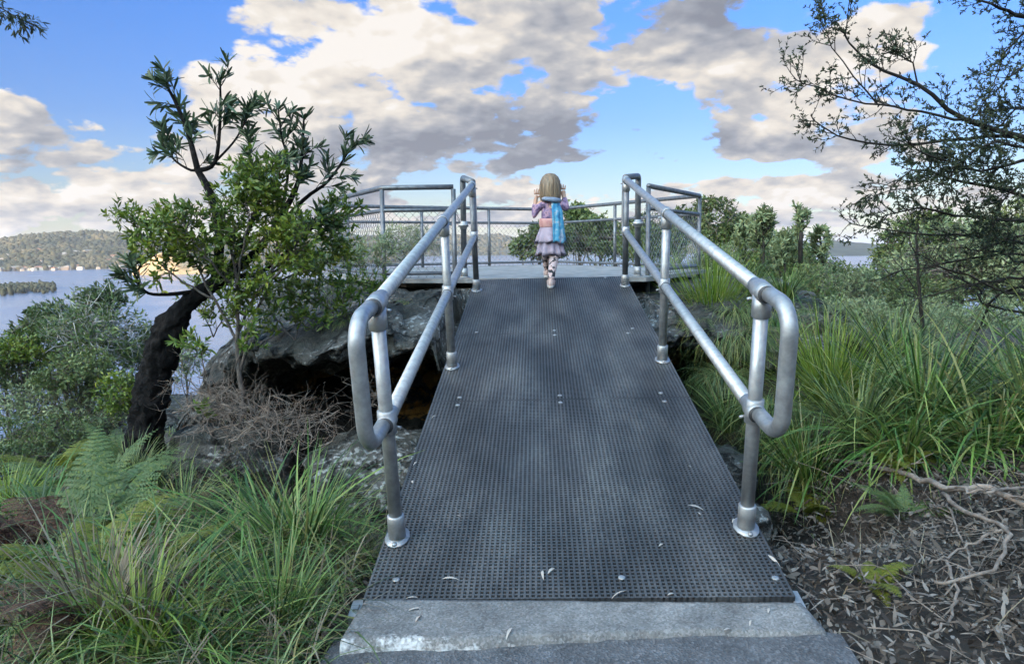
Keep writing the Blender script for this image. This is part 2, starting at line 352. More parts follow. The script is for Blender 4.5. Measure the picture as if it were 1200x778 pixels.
# ------------------------------------------------------------------ handrails
WP, TR = .704, .0290
def handrail(sg, dy, label):
    root = empty('handrail', ramp(sg*WP, .4+dy)); tag(root, label, 'handrail', 'handrails of the ramp')
    ys = [.386+dy, 2.411+dy, 4.533+dy]; up, md = .985, .515
    A = ys[0]-.235; B = ys[2]+.10; out = sg*.035
    loop = fillet([ramp(sg*WP, ys[0]+.10, up), ramp(sg*WP+out*.6, A-.015, up), ramp(sg*WP+out*.6, A-.015, md), ramp(sg*WP, ys[0]+.10, md)], .10, 9)
    mb = MB(); mb.tube(loop, TR, 18); mb.build('end_loop', G['steel'], root)
    loop2 = fillet([ramp(sg*WP, ys[2]-.06, up), ramp(sg*WP, B, up), ramp(sg*WP, B, md), ramp(sg*WP, ys[2]-.06, md)], .07, 7)
    mb = MB(); mb.tube(loop2, TR, 16); mb.build('end_loop', G['steel'], root)
    for z, nm in ((up, 'top_rail'), (md, 'mid_rail')):
        mb = MB(); mb.tube([ramp(sg*WP, ys[0]+.1, z), ramp(sg*WP, ys[2]-.06, z)], TR-.0005, 18); o = mb.build(nm, G['steel'], root)
        for yc in ys:
            c = MB(); e = .045 if z == up else .033
            c.tube([ramp(sg*WP, yc-e-.006, z), ramp(sg*WP, yc-e, z), ramp(sg*WP, yc+e, z), ramp(sg*WP, yc+e+.006, z)], [TR+.001, TR+.0075, TR+.0075, TR+.001], 18)
            if z == up: c.tube([ramp(sg*WP, yc, z-.10), ramp(sg*WP, yc, z-.095), ramp(sg*WP, yc, z-.01)], [TR, TR+.006, TR+.006], 18)
            else:
                c.tube([ramp(sg*WP, yc, z-.05), ramp(sg*WP, yc, z-.046), ramp(sg*WP, yc, z+.046), ramp(sg*WP, yc, z+.05)], [TR, TR+.006, TR+.006, TR], 18)
            c.tube([ramp(sg*(WP-.03), yc+.015, z-.028), ramp(sg*(WP-.05), yc+.015, z-.033)], .006, 8)
            c.build('tee_clamp', G['steel'], o)
            for s3 in (-1, 1):
                k_ = MB(); k_.tube([ramp(sg*WP, yc+s3*(e+.004), z), ramp(sg*WP, yc+s3*(e+.009), z)], TR+.0030, 18); k_.build('gap_ring', G['dark_steel'], o)  # thin dark ring drawn in for the shadow gap at the collar edge
    for yc in ys:
        mb = MB(); mb.tube([ramp(sg*WP, yc, .05), ramp(sg*WP, yc, up)], TR-.002, 18); p = mb.build('post', G['steel_dull'] if yc > 3 else G['steel'], root)
        c = MB(); c.tube([ramp(sg*WP, yc, .006), ramp(sg*WP, yc, .105), ramp(sg*WP, yc, .11)], [TR+.006, TR+.006, TR+.001], 18)
        k = [ramp(sg*WP+.050*math.cos(a), yc+.074*math.sin(a), z) for z in (.001, .009) for a in np.linspace(0, 2*math.pi, 13)[:-1]]
        c.add(k, [tuple(range(11, -1, -1)), tuple(range(12, 24))]+[(i, (i+1) % 12, 12+(i+1) % 12, 12+i) for i in range(12)])
        for s2 in (-1, 1): c.tube([ramp(sg*WP, yc+s2*.064, .008), ramp(sg*WP, yc+s2*.064, .02)], .010, 6)
        c.build('base_flange', G['steel'], p)
    return root
handrail(-1, 0., 'left galvanised pipe handrail with a rounded end loop, nearer the leaning black trunk')
handrail(1, .0437, 'right galvanised pipe handrail with a rounded end loop, nearer the spiky grass tussocks')

# ------------------------------------------------------------------ lookout platform and its fence
ZF = .905
PG = dict(S0=(-1.02, 5.02), A=(-1.0, 5.12), B=(-1.74, 5.12), C=(-2.78, 6.95), D=(-2.95, 8.35), E=(.1, 10.1), F=(1.92, 7.0), G=(1.02, 5.3))
platm = noise_mat('pale_platform_concrete', [(.3, (.12, .12, .118)), (.5, (.19, .188, .184)), (.7, (.28, .275, .265))], 6, 9, .85, 0, .5, .004, 80)
poly = [(-1.0, 4.93), (-1.80, 5.02), (-2.88, 6.92), (-3.05, 8.40), (.12, 10.22), (2.02, 7.0), (1.10, 5.15), (.95, 4.93)]
mb = MB(); k = len(poly); c_ = np.mean(poly, axis=0)
V = [(x, y, ZF) for x, y in poly]+[(x, y, ZF-.045) for x, y in poly]+[(c_[0]+(x-c_[0])*.80, c_[1]+(y-c_[1])*.80, ZF-.05) for x, y in poly]+[(c_[0]+(x-c_[0])*.80, c_[1]+(y-c_[1])*.80, ZF-.3) for x, y in poly]
F = [tuple(range(k))]+[(i+r*k, i+r*k+k, (i+1) % k+r*k+k, (i+1) % k+r*k) for r in range(3) for i in range(k)]
mb.add(V, F); lp = mb.build('lookout_platform', platm, smooth=False); tag(lp, 'flat pale concrete lookout floor on top of the rock at the end of the ramp', 'platform')

fence = empty('lookout_fence', (-.5, 7.5, ZF)); tag(fence, 'pipe and chain link safety fence running round the lookout edge', 'fence')
def p3(xy, h): return np.array([xy[0], xy[1], ZF+h])
TOPH, MIDH, BOTH = .93, .70, .05; fr = .027
runs = [[PG['A'], PG['B'], PG['C'], PG['D'], PG['E'], PG['F'], PG['G']]]
def rail_bits(h, rad, nm, mat):
    mb = MB(); mb.tube(fillet([p3(q_, h) for q_ in runs[0]], .05, 3), rad, 10); mb.build(nm, mat, fence)
rail_bits(TOPH, fr, 'top_rail', G['steel_dull']); rail_bits(MIDH, .021, 'mid_rail', G['steel_dull']); rail_bits(BOTH, .02, 'bottom_rail', G['steel_dull'])
posts = [(PG['A'], -.5), (PG['B'], -.75), (PG['C'], -.4), (PG['D'], -.3), (PG['E'], -.3), (PG['F'], -.5), (PG['G'], -.8)]
for t_ in (.33, .66): posts.append(((PG['D'][0]+(PG['E'][0]-PG['D'][0])*t_, PG['D'][1]+(PG['E'][1]-PG['D'][1])*t_), -.1))
posts.append((((PG['E'][0]+PG['F'][0])/2, (PG['E'][1]+PG['F'][1])/2), -.1))
for q_, lo in posts:
    mb = MB(); mb.tube([p3(q_, lo), p3(q_, TOPH-.02)], fr-.003, 12); mb.build('post', G['steel_dull'], fence)
def chain(a, b, h0, h1, p=.085, r=.0026):
    a = np.asarray(a, float); b = np.asarray(b, float); Ln = np.linalg.norm(b-a); ex = (b-a)/Ln; mb = MB(); n = int(Ln/p); rows = int((h1-h0)/(p/2))
    nrm = np.array([-ex[1], ex[0], 0.])
    e3 = np.array([ex[0], ex[1], 0.])
    for k in range(2*n+1):
        pts = []
        for j in range(rows+1):
            off = min(k*p/2+((p/2+.004) if (j+k) % 2 else -.004), Ln)
            pts.append(np.array([a[0], a[1], ZF+h0+j*p/2])+e3*max(off, 0)+nrm*(.003 if j % 2 else -.003))
        mb.tube(pts, r, 3, cap=False)
    return mb.build('chain_link_panel', G['wire'], fence, smooth=False)
q_ = runs[0]
for a, b in zip(q_[:-1], q_[1:]): chain(a, b, -.03, MIDH)
# two gate posts where the handrails meet the platform
for sg, x, y in ((-1, -.90, 5.11), (1, .895, 5.17)):
    g = MB(); top = ZF+1.02; e = ramp(sg*WP, 4.533+.10, .985)
    g.tube(fillet([(x, y, ZF+.01), (x, y, top), tuple(e+np.array([0, 0, .02]))], .05, 6), .03, 14)
    o = g.build('gate_post', G['steel_dull']); tag(o, ('left' if sg < 0 else 'right')+' bent pipe post on the platform floor joined to the top of the '+('left' if sg < 0 else 'right')+' handrail', 'post', 'gate posts at the top of the ramp')
    c = MB(); c.tube([(x, y, ZF+.001), (x, y, ZF+.012)], .06, 12); c.tube([(x, y, ZF+.01), (x, y, ZF+.10)], .038, 12); c.build('base_flange', G['steel'], o)
    c = MB(); c.tube([(x, y, ZF+.50), (x, y, ZF+.58)], .038, 12); c.tube([(x-.05, y-.03, ZF+.54), (x+.05, y-.03, ZF+.54)], .02, 8); c.build('clamp', G['steel'], o)
    # chain between the gate post and the first fence post
    A = np.array(p3(PG['A'] if sg < 0 else PG['G'], .85)); B_ = np.array([x, y, ZF+.55]); ch = MB(); n = 13
    for i in range(n):
        t = (i+.5)/n; c0 = A+(B_-A)*t+np.array([0, 0, -.10*4*t*(1-t)]); d = unit(B_-A+np.array([0, 0, -.4*(1-2*t)])); sd = unit(np.cross(d, [0, 0, 1.])); up_ = np.cross(sd, d)
        w_ = sd if i % 2 else up_
        ch.tube([c0+d*.016*math.cos(a)+w_*.009*math.sin(a) for a in np.linspace(0, 2*math.pi, 9)], .003, 4, cap=False)
    tag(ch.build('safety_chain', G['steel_dull']), 'small slack link chain hung beside the '+('left' if sg < 0 else 'right')+' gate post', 'chain', 'gate chains')

# ------------------------------------------------------------------ rocks
def rock_mat(name, stains=True, lich=.55):
    m, nt, b = mat_new(name); L = nt.links.new
    tc = nd(nt, 'ShaderNodeTexCoord'); n1 = nd(nt, 'ShaderNodeTexNoise', Scale=1.7, Detail=10., Roughness=.68); n2 = nd(nt, 'ShaderNodeTexNoise', Scale=11., Detail=9., Roughness=.7)
    vo = nd(nt, 'ShaderNodeTexVoronoi', Scale=9.); n4 = nd(nt, 'ShaderNodeTexNoise', Scale=26., Detail=6.)
    wv = nd(nt, 'ShaderNodeTexWave', Scale=2.2, Distortion=7., Detail=5., bands_direction='Z')
    for q_ in (n1, n2, vo, n4, wv): L(tc.outputs['Object'], q_.inputs['Vector'])
    c1 = ramp_node(nt, [(.3, (.022, .021, .018)), (.45, (.05, .05, .042)), (.58, (.105, .10, .092)), (.75, (.2, .19, .175))]); L(n1.outputs[0], c1.inputs[0])
    c2 = ramp_node(nt, [(.3, (.45, .45, .45)), (.5, (.9, .9, .9)), (.7, (1.3, 1.3, 1.3))]); L(n2.outputs[0], c2.inputs[0])
    mu = nd(nt, 'ShaderNodeMix', data_type='RGBA', blend_type='MULTIPLY'); mu.inputs[0].default_value = 1.; L(c1.outputs[0], mu.inputs[6]); L(c2.outputs[0], mu.inputs[7])
    # pale lichen scabs
    lr = nd(nt, 'ShaderNodeMapRange'); lr.inputs['From Min'].default_value = lich; lr.inputs['From Max'].default_value = lich+.10; L(n4.outputs[0], lr.inputs[0])
    l2 = nd(nt, 'ShaderNodeMapRange'); l2.inputs['From Min'].default_value = lich-.07; l2.inputs['From Max'].default_value = lich+.07; L(n1.outputs[0], l2.inputs[0])
    lm = nd(nt, 'ShaderNodeMath', operation='MULTIPLY'); L(lr.outputs[0], lm.inputs[0]); L(l2.outputs[0], lm.inputs[1])
    mx = nd(nt, 'ShaderNodeMix', data_type='RGBA'); L(lm.outputs[0], mx.inputs[0]); L(mu.outputs[2], mx.inputs[6]); mx.inputs[7].default_value = (.36, .37, .36, 1)
    out = mx.outputs[2]
    if stains:      # rust-coloured sandstone showing inside the cave, with its own ragged outline
        sp = nd(nt, 'ShaderNodeSeparateXYZ'); L(tc.outputs['Object'], sp.inputs[0])
        so = nd(nt, 'ShaderNodeTexNoise', Scale=3.4, Detail=5., Distortion=.8); L(tc.outputs['Object'], so.inputs['Vector'])
        a = nd(nt, 'ShaderNodeMapRange'); a.inputs['From Min'].default_value = .47; a.inputs['From Max'].default_value = .54; L(so.outputs[0], a.inputs[0])
        b1 = nd(nt, 'ShaderNodeMapRange'); b1.inputs['From Min'].default_value = 3.6; b1.inputs['From Max'].default_value = 3.9; L(sp.outputs[1], b1.inputs[0])
        b2 = nd(nt, 'ShaderNodeMapRange'); b2.inputs['From Min'].default_value = .05; b2.inputs['From Max'].default_value = -.1; L(sp.outputs[2], b2.inputs[0])
        p1 = nd(nt, 'ShaderNodeMath', operation='MULTIPLY'); p2 = nd(nt, 'ShaderNodeMath', operation='MULTIPLY'); p3_ = nd(nt, 'ShaderNodeMath', operation='MULTIPLY'); b3 = nd(nt, 'ShaderNodeMapRange'); b3.inputs['From Min'].default_value = -2.55; b3.inputs['From Max'].default_value = -2.3; L(sp.outputs[0], b3.inputs[0]); L(a.outputs[0], p1.inputs[0]); L(b1.outputs[0], p1.inputs[1]); L(p1.outputs[0], p2.inputs[0]); L(b2.outputs[0], p2.inputs[1]); L(p2.outputs[0], p3_.inputs[0]); L(b3.outputs[0], p3_.inputs[1])
        my = nd(nt, 'ShaderNodeMix', data_type='RGBA'); L(p3_.outputs[0], my.inputs[0]); L(out, my.inputs[6]); my.inputs[7].default_value = (.42, .22, .055, 1); out = my.outputs[2]
    ck = nd(nt, 'ShaderNodeTexVoronoi', feature='DISTANCE_TO_EDGE', Scale=2.3); wp = nd(nt, 'ShaderNodeMix', data_type='VECTOR'); wp.inputs[0].default_value = .22; L(tc.outputs['Object'], wp.inputs[4]); L(n2.outputs['Color'], wp.inputs[5]); L(wp.outputs[1], ck.inputs['Vector'])
    ckr = nd(nt, 'ShaderNodeMapRange'); ckr.inputs['From Max'].default_value = .035; L(ck.outputs['Distance'], ckr.inputs[0])
    cm = nd(nt, 'ShaderNodeMix', data_type='RGBA', blend_type='MULTIPLY'); cm.inputs[0].default_value = .75; L(out, cm.inputs[6]); L(ckr.outputs[0], cm.inputs[7]); out = cm.outputs[2]
    L(out, b.inputs['Base Color']); b.inputs['Roughness'].default_value = .92; b.inputs['Specular IOR Level'].default_value = .25
    ad = nd(nt, 'ShaderNodeMath', operation='MULTIPLY_ADD'); L(n2.outputs[0], ad.inputs[0]); ad.inputs[1].default_value = 1.; L(n4.outputs[0], ad.inputs[2]); ae = nd(nt, 'ShaderNodeMath', operation='MULTIPLY_ADD'); L(ckr.outputs[0], ae.inputs[0]); ae.inputs[1].default_value = .6; L(ad.outputs[0], ae.inputs[2]); bump(nt, b, ae.outputs[0], 1., .045)
    return m
G['rock'] = rock_mat('lichened_sandstone'); G['rock2'] = rock_mat('grey_sandstone', False); G['rock3'] = rock_mat('lichen_crusted_stone', False, .495)

def big_rock():
    nx, nt_ = 210, 130; xs = np.linspace(-3.75, 3.0, nx)
    V = np.zeros((nx, nt_, 3))
    prof = np.array([(9.2, .55), (7.5, .80), (6.0, .82), (5.2, .80), (4.55, .73), (3.8, .66), (3.2, .56), (2.92, .47), (2.88, .38), (3.0, .30), (3.5, .24), (4.4, .14), (5.0, .0), (5.3, -.2), (5.2, -.42), (4.7, -.58), (3.9, -.72), (3.0, -.86), (2.0, -1.2)])
    tt = np.linspace(0, 1, len(prof)); ti = np.linspace(0, 1, nt_)
    for i, x in enumerate(xs):
        ly = np.interp(x, [-3.75, -3.2, -2.6, -1.6, -.6, .4, 1.2, 2.0, 3.0], [1.6, .85, .25, .05, .0, .7, 1.25, 1.2, .9])
        lz = np.interp(x, [-3.75, -3.3, -2.9, -2.4, -1.6, -.5, .8, 1.5, 2.2, 3.0], [-1.5, -.65, -.22, -.02, .04, .05, -.02, -.03, -.12, -.3])
        dep = np.interp(x, [-4.6, -3.2, -2.7, -2.2, 1.8, 2.3, 3.0], [.05, .1, .5, 1, 1, .4, .1])
        y = np.interp(ti, tt, prof[:, 0]); z = np.interp(ti, tt, prof[:, 1])
        fr_ = np.clip((6.0-y)/3.1, 0, 1)
        y = y+ly*fr_; z = z+lz*np.clip((7.5-y)/3, 0, 1) if True else z
        lipy = 2.9+ly; under = ti > tt[8]
        y = np.where(under, lipy+(y-lipy)*dep, y)
        for j in range(nt_):
            p = np.array([x, y[j], z[j]])
            n1 = fbm(p*1.1+7, 5); n2 = fbm(p*4.1, 4); n3 = fbm(p*np.array([.8, .8, 5.])+3, 3)
            amp = 1. if j > 18 else .4
            n4 = fbm(p*9.5, 3); p = p+np.array([.10*n2, .26*n1+.16*n3+.05*n4, .14*n1+.08*n2+.035*n4])*amp*np.array([1, 1, .6 if y[j] > 4.5 and j < 46 else 1])
            if p[1] > 4.75 and j < nt_*8//18: p[2] = min(p[2], .80)
            # keep clear of the deck above
            if abs(p[0]) < .9 and p[1] < 4.9: p[2] = min(p[2], p[1]*.185-.24)
            V[i, j] = p
    i, j = np.meshgrid(np.arange(nx-1), np.arange(nt_-1), indexing='ij'); a = (i*nt_+j).ravel()
    me = np_mesh('rock_outcrop', V.reshape(-1, 3), np.stack([a, a+nt_, a+nt_+1, a+1], 1))
    tag(link('rock_outcrop', me, G['rock']), 'large sandstone outcrop with a dark cave hollow carrying the lookout platform', 'rock outcrop')
big_rock()
def boulder(c, r, label, name='boulder', mat='rock2', rough=.28, rz=0, flat=.6):
    mb = MB(); mb.ball((0, 0, 0), (1, 1, 1), 48, 30)
    V = np.concatenate(mb.v); out = []
    s = RNG.uniform(0, 50); cz, sz = math.cos(rz), math.sin(rz)
    for p in V:
        q = np.sign(p)*np.abs(p)**.72
        k = 1+rough*fbm(q*1.3+s, 5)+.10*fbm(q*np.array([1, 1, 6.])+s, 3)
        q = q*k*np.array(r); out.append((q[0]*cz-q[1]*sz, q[0]*sz+q[1]*cz, q[2]))
    mb.v = [np.array(out)]
    o = mb.build(name, G[mat]); o.location = tuple(c); tag(o, label, 'rock'); return o
boulder((-1.22, 2.55, -.36), (.52, .40, .27), 'pale lichen covered boulder beside the ramp below the left handrail loop', rz=.2, mat='rock3')
boulder((-2.62, 3.15, -.52), (.50, .4, .30), 'low brownish boulder behind the leaning black trunk under dead twigs', rz=.5)
boulder((-4.2, 4.0, -1.15), (1.0, .8, .36), 'sloping grey rock slab left of the leaning black trunk', rz=-.5, rough=.18)
boulder((-5.0, 6.3, -1.25), (1.5, 1.2, .5), 'farther grey rock slab among small trees on the left slope', rz=.3, rough=.2)
boulder((1.02, 1.85, -.46), (.16, .30, .20), 'small mossy rock against the right edge of the ramp', rz=.3)
boulder((1.12, 2.6, -.46), (.22, .36, .24), 'grey lichened rock beside the ramp behind the front right post', rz=-.2)
boulder((1.95, 4.6, .27), (.62, .40, .17), 'flat pale rock ledge above the dark gap right of the ramp', rough=.3, mat='rock3')
boulder((1.45, 5.55, .50), (.40, .42, .26), 'dark blocky rock under the right corner of the lookout floor')

# ------------------------------------------------------------------ plants: grasses
def tussock_mesh(name, n, hgt, spread, w, kap=(1.0, 2.6), th=(.75, 1.5), rad=.10):
    ph = RNG.uniform(0, 2*math.pi, n); r = rad*np.sqrt(RNG.uniform(0, 1, n))
    Pb = np.stack([r*np.cos(ph), r*np.sin(ph), -.06+0*r], 1); ph2 = ph+RNG.normal(0, .5, n)
    H = np.stack([np.cos(ph2), np.sin(ph2), 0*ph], 1); Z = np.tile([0, 0, 1.], (n, 1))
    Ln = hgt*RNG.uniform(.55, 1.25, n); th0 = RNG.uniform(*th, n); kp = RNG.uniform(*kap, n)*spread
    # twist the blades a little about the vertical
    Z = unit(Z+RNG.normal(0, .18, (n, 3)))
    kink = (np.where(RNG.uniform(size=n) < .22, RNG.uniform(.5, 1.7, n), 0.), RNG.integers(2, 6, n))
    dead = RNG.uniform(size=n) < .14; th0 = np.where(dead, th0*.45, th0); Ln = np.where(dead, Ln*.75, Ln)
    V, Q = strips(Pb, H, Z, th0, kp, Ln, w*RNG.uniform(.45, 1.25, n), [.8, 1, 1, .95, .85, .68, .45, .06], kink)
    return np_mesh(name, V, Q)
T_MESH = {}
def place_tussock(kind, x, y, s, label, mat='grass', rz=None, z=None, name='grass_tussock', cat='grass tussock', group='strap leaved grass tussocks', tilt=(0, 0)):
    key = (kind, mat, int(RNG.integers(0, 3)) if kind != 'spiky' else 0)
    if key not in T_MESH:
        if kind == 'lomandra': me = tussock_mesh(name, 330, .85, 1.0, .0062)
        elif kind == 'arching': me = tussock_mesh(name, 300, .95, 1.35, .0055, (1.4, 3.0), (.7, 1.35))
        elif kind == 'upright': me = tussock_mesh(name, 260, .75, .6, .0060, (.4, 1.9), (1.0, 1.52), .07)
        elif kind == 'spiky': me = tussock_mesh(name, 520, .80, .45, .0048, (.2, 1.1), (.75, 1.52), .09)
        elif kind == 'fine': me = tussock_mesh(name, 620, .8, 1.5, .0026, (1.6, 3.2), (.6, 1.3))
        T_MESH[key] = me
        me.materials.append(G[mat])
    o = bpy.data.objects.new(name, T_MESH[key]); COL.objects.link(o)
    if not T_MESH[key].materials: T_MESH[key].materials.append(G[mat])
    o.location = (x, y, float(gh(x, y)) if z is None else z); o.scale = (s, s, s*RNG.uniform(.92, 1.08))
    o.rotation_euler = (tilt[0], tilt[1], RNG.uniform(0, 6.28) if rz is None else rz)
    return tag(o, label, cat, group)
PT = place_tussock
# left of the ramp
PT('lomandra', -1.55, .95, .95, 'broadest green strap grass clump on the left bank, leaning toward the ramp edge')
PT('arching', -1.20, 1.35, .78, 'arching green grass clump touching the ramp edge by the front left post')
PT('lomandra', -1.95, 1.25, .85, 'bluish green grass clump in the middle of the left bank', 'grass_blue')
PT('upright', -1.15, .55, .72, 'bright green grass clump just left of the first left post foot', 'grass')
PT('arching', -1.42, .30, .75, 'dark arching grass clump at the lower left beside the concrete slab', 'grass')
PT('lomandra', -2.35, 1.85, .60, 'thin upright grass clump in front of the leaning black trunk', 'grass_blue')
PT('upright', -2.75, 2.2, .50, 'small grey green grass clump left of the black trunk foot', 'grass_blue')
PT('arching', -1.75, 2.0, .62, 'yellowish green grass clump below the dead twig shrub', 'grass_yel')
PT('upright', -1.05, -.05, .55, 'low grass clump with loose blades against the left end of the concrete slab', 'grass')
PT('upright', -3.5, 1.9, .62, 'grass clump with tall pale blades at the left margin', 'grass_yel')
PT('upright', -1.45, -.2, .55, 'grass clump with a few yellow blades at the very bottom left', 'grass_yel')
PT('fine', -2.72, 4.9, .5, 'dark tufted grass by the left foot of the lookout fence', 'grass', z=.55)
PT('upright', -2.15, 4.75, .42, 'small dark grass tuft under the lookout fence corner', 'grass', z=.62)
# right of the ramp
PT('spiky', 2.2, 3.35, 1.12, 'yellow green spiky grass tree standing upright behind the right handrail loop', 'grass_yel', name='grass_tree', cat='grass tree', group=None)
PT('spiky', 1.62, 4.95, 1.05, 'bright yellow green spiky tuft on the ledge right of the lookout', 'grass_yel', z=.42, name='grass_tree', cat='grass tree', group=None)
PT('lomandra', 2.6, 2.0, 1.12, 'big green strap grass clump at the right edge, nearest the fallen branches')
PT('lomandra', 2.1, 1.95, .92, 'green arching grass clump left of the biggest right hand clump', 'grass')
PT('arching', 3.1, 2.7, 1.2, 'tall grass clump behind the biggest right hand clump', 'grass_blue')
PT('arching', 1.75, 2.7, .85, 'grass clump bending over behind the right handrail loop', 'grass_blue')
PT('arching', 2.75, 3.6, .8, 'grey green grass clump at the foot of the grass tree', 'grass_blue')
PT('fine', 1.62, 3.0, .85, 'fine drooping grass clump hanging beside the dark gap', 'grass_blue', z=.0)
PT('fine', 1.45, 3.75, .72, 'fine pale grass clump hanging from the rock ledge', 'grass_blue', z=.1)
PT('fine', 1.32, 2.25, .55, 'short fine grass by the rocks on the right ramp edge', 'grass_blue')
PT('lomandra', 3.3, 1.8, 1.0, 'grass clump half outside the right margin', 'grass')
PT('upright', 2.95, 3.9, 1.1, 'pale upright grass clump right of the grass tree', 'grass_blue')
PT('fine', 1.95, 5.3, .6, 'grey fine grass clump on the slope beyond the rock ledge', 'grass_blue', z=.4)
# beyond the fence
PT('fine', .95, 11.0, 2.2, 'tall pale grass clump behind the far fence, right of the child', 'grass_blue', z=.15)
PT('fine', 1.75, 10.0, 2.1, 'tall pale grass clump behind the far fence post', 'grass_blue', z=.1)
PT('upright', 2.35, 8.9, 1.7, 'tall grey green grass clump outside the right fence run', 'grass_blue', z=.1)
PT('fine', 2.5, 7.6, 1.5, 'grey grass clump right beside the right fence corner', 'grass_blue', z=.2)
PT('upright', 1.9, 11.6, 2.4, 'tallest pale grass clump behind the fence gap by the right gate post', 'grass_blue', z=-.1)

PT('lomandra', -1.35, .62, .85, 'thick dark green clump between the bright clump and the concrete slab end')
PT('arching', -1.75, .62, .9, 'wide sprawling grass clump at the centre of the lower left bank')
PT('upright', -1.5, 1.65, .75, 'fresh green upright clump under the left handrail end loop', 'grass')
PT('lomandra', -1.25, 1.75, .6, 'grass clump hugging the lichen covered boulder by the ramp', 'grass_yel')
PT('arching', -2.05, 1.7, .7, 'grey green arching clump behind the bluish one', 'grass_blue')
PT('lomandra', -2.9, 1.35, .7, 'dark grass clump between the bracken fronds at the far left', 'grass')
PT('lomandra', -1.25, -.3, .6, 'foremost grass clump at the bottom edge left of the path', 'grass')
PT('upright', -3.1, 2.6, .55, 'pale tuft of stiff blades at the right of the black trunk foot', 'grass_blue')
PT('lomandra', 2.75, 2.9, 1.05, 'dense grey green clump between the grass tree and the big right clump', 'grass_blue')
PT('arching', 3.5, 3.3, 1.25, 'tall arching clump at the right margin below the shrubs', 'grass')
PT('lomandra', 4.1, 2.7, 1.0, 'wide green clump on the right margin', 'grass_blue')
PT('upright', 1.65, 2.3, .85, 'narrow clump of dark blades right of the handrail loop', 'grass')
PT('arching', 2.95, 1.85, .72, 'low arching clump shading the fallen limb', 'grass')
PT('fine', 1.62, 4.3, .95, 'shaggy grey tuft hanging over the pale ledge right of the gap', 'grass_blue', z=.38)
PT('fine', 2.25, 4.75, .7, 'shaggy grass tuft behind the pale ledge', 'grass_blue', z=.40)
PT('fine', 1.25, 4.5, .55, 'grass fringe on the rock lip nearest the right mid post', 'grass_blue', z=.42)
PT('upright', 1.95, 6.0, .8, 'pale upright tuft below the right fence corner', 'grass_blue', z=.40)
PT('lomandra', 2.8, 5.3, .9, 'loose grey clump on the slope behind the grass tree', 'grass_blue')
PT('arching', 3.6, 4.6, 1.0, 'wide grey clump on the right slope behind the grass tree', 'grass_blue')
PT('fine', -2.1, 4.15, .42, 'dry fine tuft on top of the left rock', 'grass_dry', z=.60)
PT('fine', -3.0, 4.6, .5, 'fine grey tuft on the left shoulder of the rock', 'grass_blue', z=.30)

PT('fine', 1.2, 5.0, .7, 'dry fine grass against the right side of the lookout rock', 'grass_dry', z=.45)
PT('fine', 2.45, 5.6, 1.0, 'pale wispy grass clump beside the spiky tuft on the ledge', 'grass_blue', z=.35)
PT('fine', 2.0, 4.35, .85, 'long haired grass clump draped over the right end of the pale ledge', 'grass_dry', z=.38)
PT('upright', 1.35, 3.2, .6, 'small grass clump in the shade at the mouth of the right gap', 'grass', z=-.2)
PT('arching', -2.75, .75, .6, 'brown dying grass clump at the left margin', 'grass_dry')
PT('upright', -1.65, -.1, .7, 'clump of straw coloured blades at the bottom left', 'grass_dry')
PT('fine', -2.2, 1.0, .55, 'dry fine tuft among the bracken on the left bank', 'grass_dry')
PT('fine', -1.9, 2.35, .5, 'grey dry tuft below the dead twig tangle', 'grass_dry')

PT('lomandra', -1.55, .05, .75, 'dense dark green clump at the bottom edge between the concrete slab and the left corner')
PT('arching', -1.95, -.05, .7, 'dark arching clump nearest the bottom left corner')
PT('lomandra', -1.1, .95, .62, 'short dense clump pressed against the ramp edge left of the front left post foot')
PT('upright', 2.45, 2.45, 1.15, 'tall upright clump of green blades between the handrail loop and the right margin')
PT('upright', 3.05, 2.25, 1.2, 'tallest upright clump of grey green blades at the right margin', 'grass_blue')
PT('upright', 3.6, 2.6, 1.25, 'upright clump cut by the right margin', 'grass')
PT('upright', 2.0, 2.35, .95, 'upright clump directly right of the handrail loop bottom', 'grass_blue')
from mathutils.bvhtree import BVHTree
ROCK = bpy.data.objects['rock_outcrop']; BV = BVHTree.FromPolygons([v.co.copy() for v in ROCK.data.vertices], [tuple(p.vertices) for p in ROCK.data.polygons])
def rock_at(u, v, y=4.3):
    d = Vector(ray(u, v)).normalized(); h = BV.ray_cast(Vector(CAM), d)
    return np.array(h[0]) if h[0] is not None else P(u, v, y)
for (u_, v_, s_, k_, m_, lab_) in ((862, 362, .75, 'fine', 'grass_blue', 'fine grass mound on the dark rock just left of the right handrail top'), (905, 372, .8, 'fine', 'grass', 'fine grass mound on the dark rock inside the right handrail loop'), (885, 390, .7, 'fine', 'grass_blue', 'fine grass curtain below the pale ledge beside the right handrail loop'), (935, 378, .8, 'fine', 'grass_dry', 'dry grass mound between the right handrail loop and the grass tree'), (840, 345, .7, 'fine', 'grass_blue', 'fine pale grass mound at the foot of the spiky tuft on the ledge'), (955, 362, .8, 'fine', 'grass_blue', 'pale wispy grass mound at the right end of the dark rock'), (815, 372, .5, 'fine', 'grass_blue', 'small grass fringe on the rock lip above the dark right gap'), (920, 350, .7, 'upright', 'grass', 'upright grass clump on the crest of the dark rock right of the handrail top'), (880, 345, .6, 'upright', 'grass_blue', 'short grey grass clump on the crest of the dark rock behind the right handrail'), (970, 385, .8, 'arching', 'grass_blue', 'grey arching clump at the foot of the dark rock behind the grass tree'),
        (300, 372, .4, 'fine', 'grass_dry', 'tiny dry tuft on the left rock above the cave'), (405, 372, .4, 'fine', 'grass_blue', 'tiny grey tuft on the left rock beside the handrail loop'), (480, 352, .35, 'fine', 'grass_blue', 'tiny grass tuft on the left rock below the fence post')):
    q_ = rock_at(u_, v_); PT(k_, q_[0], q_[1], s_, lab_, m_, z=q_[2]-.03)

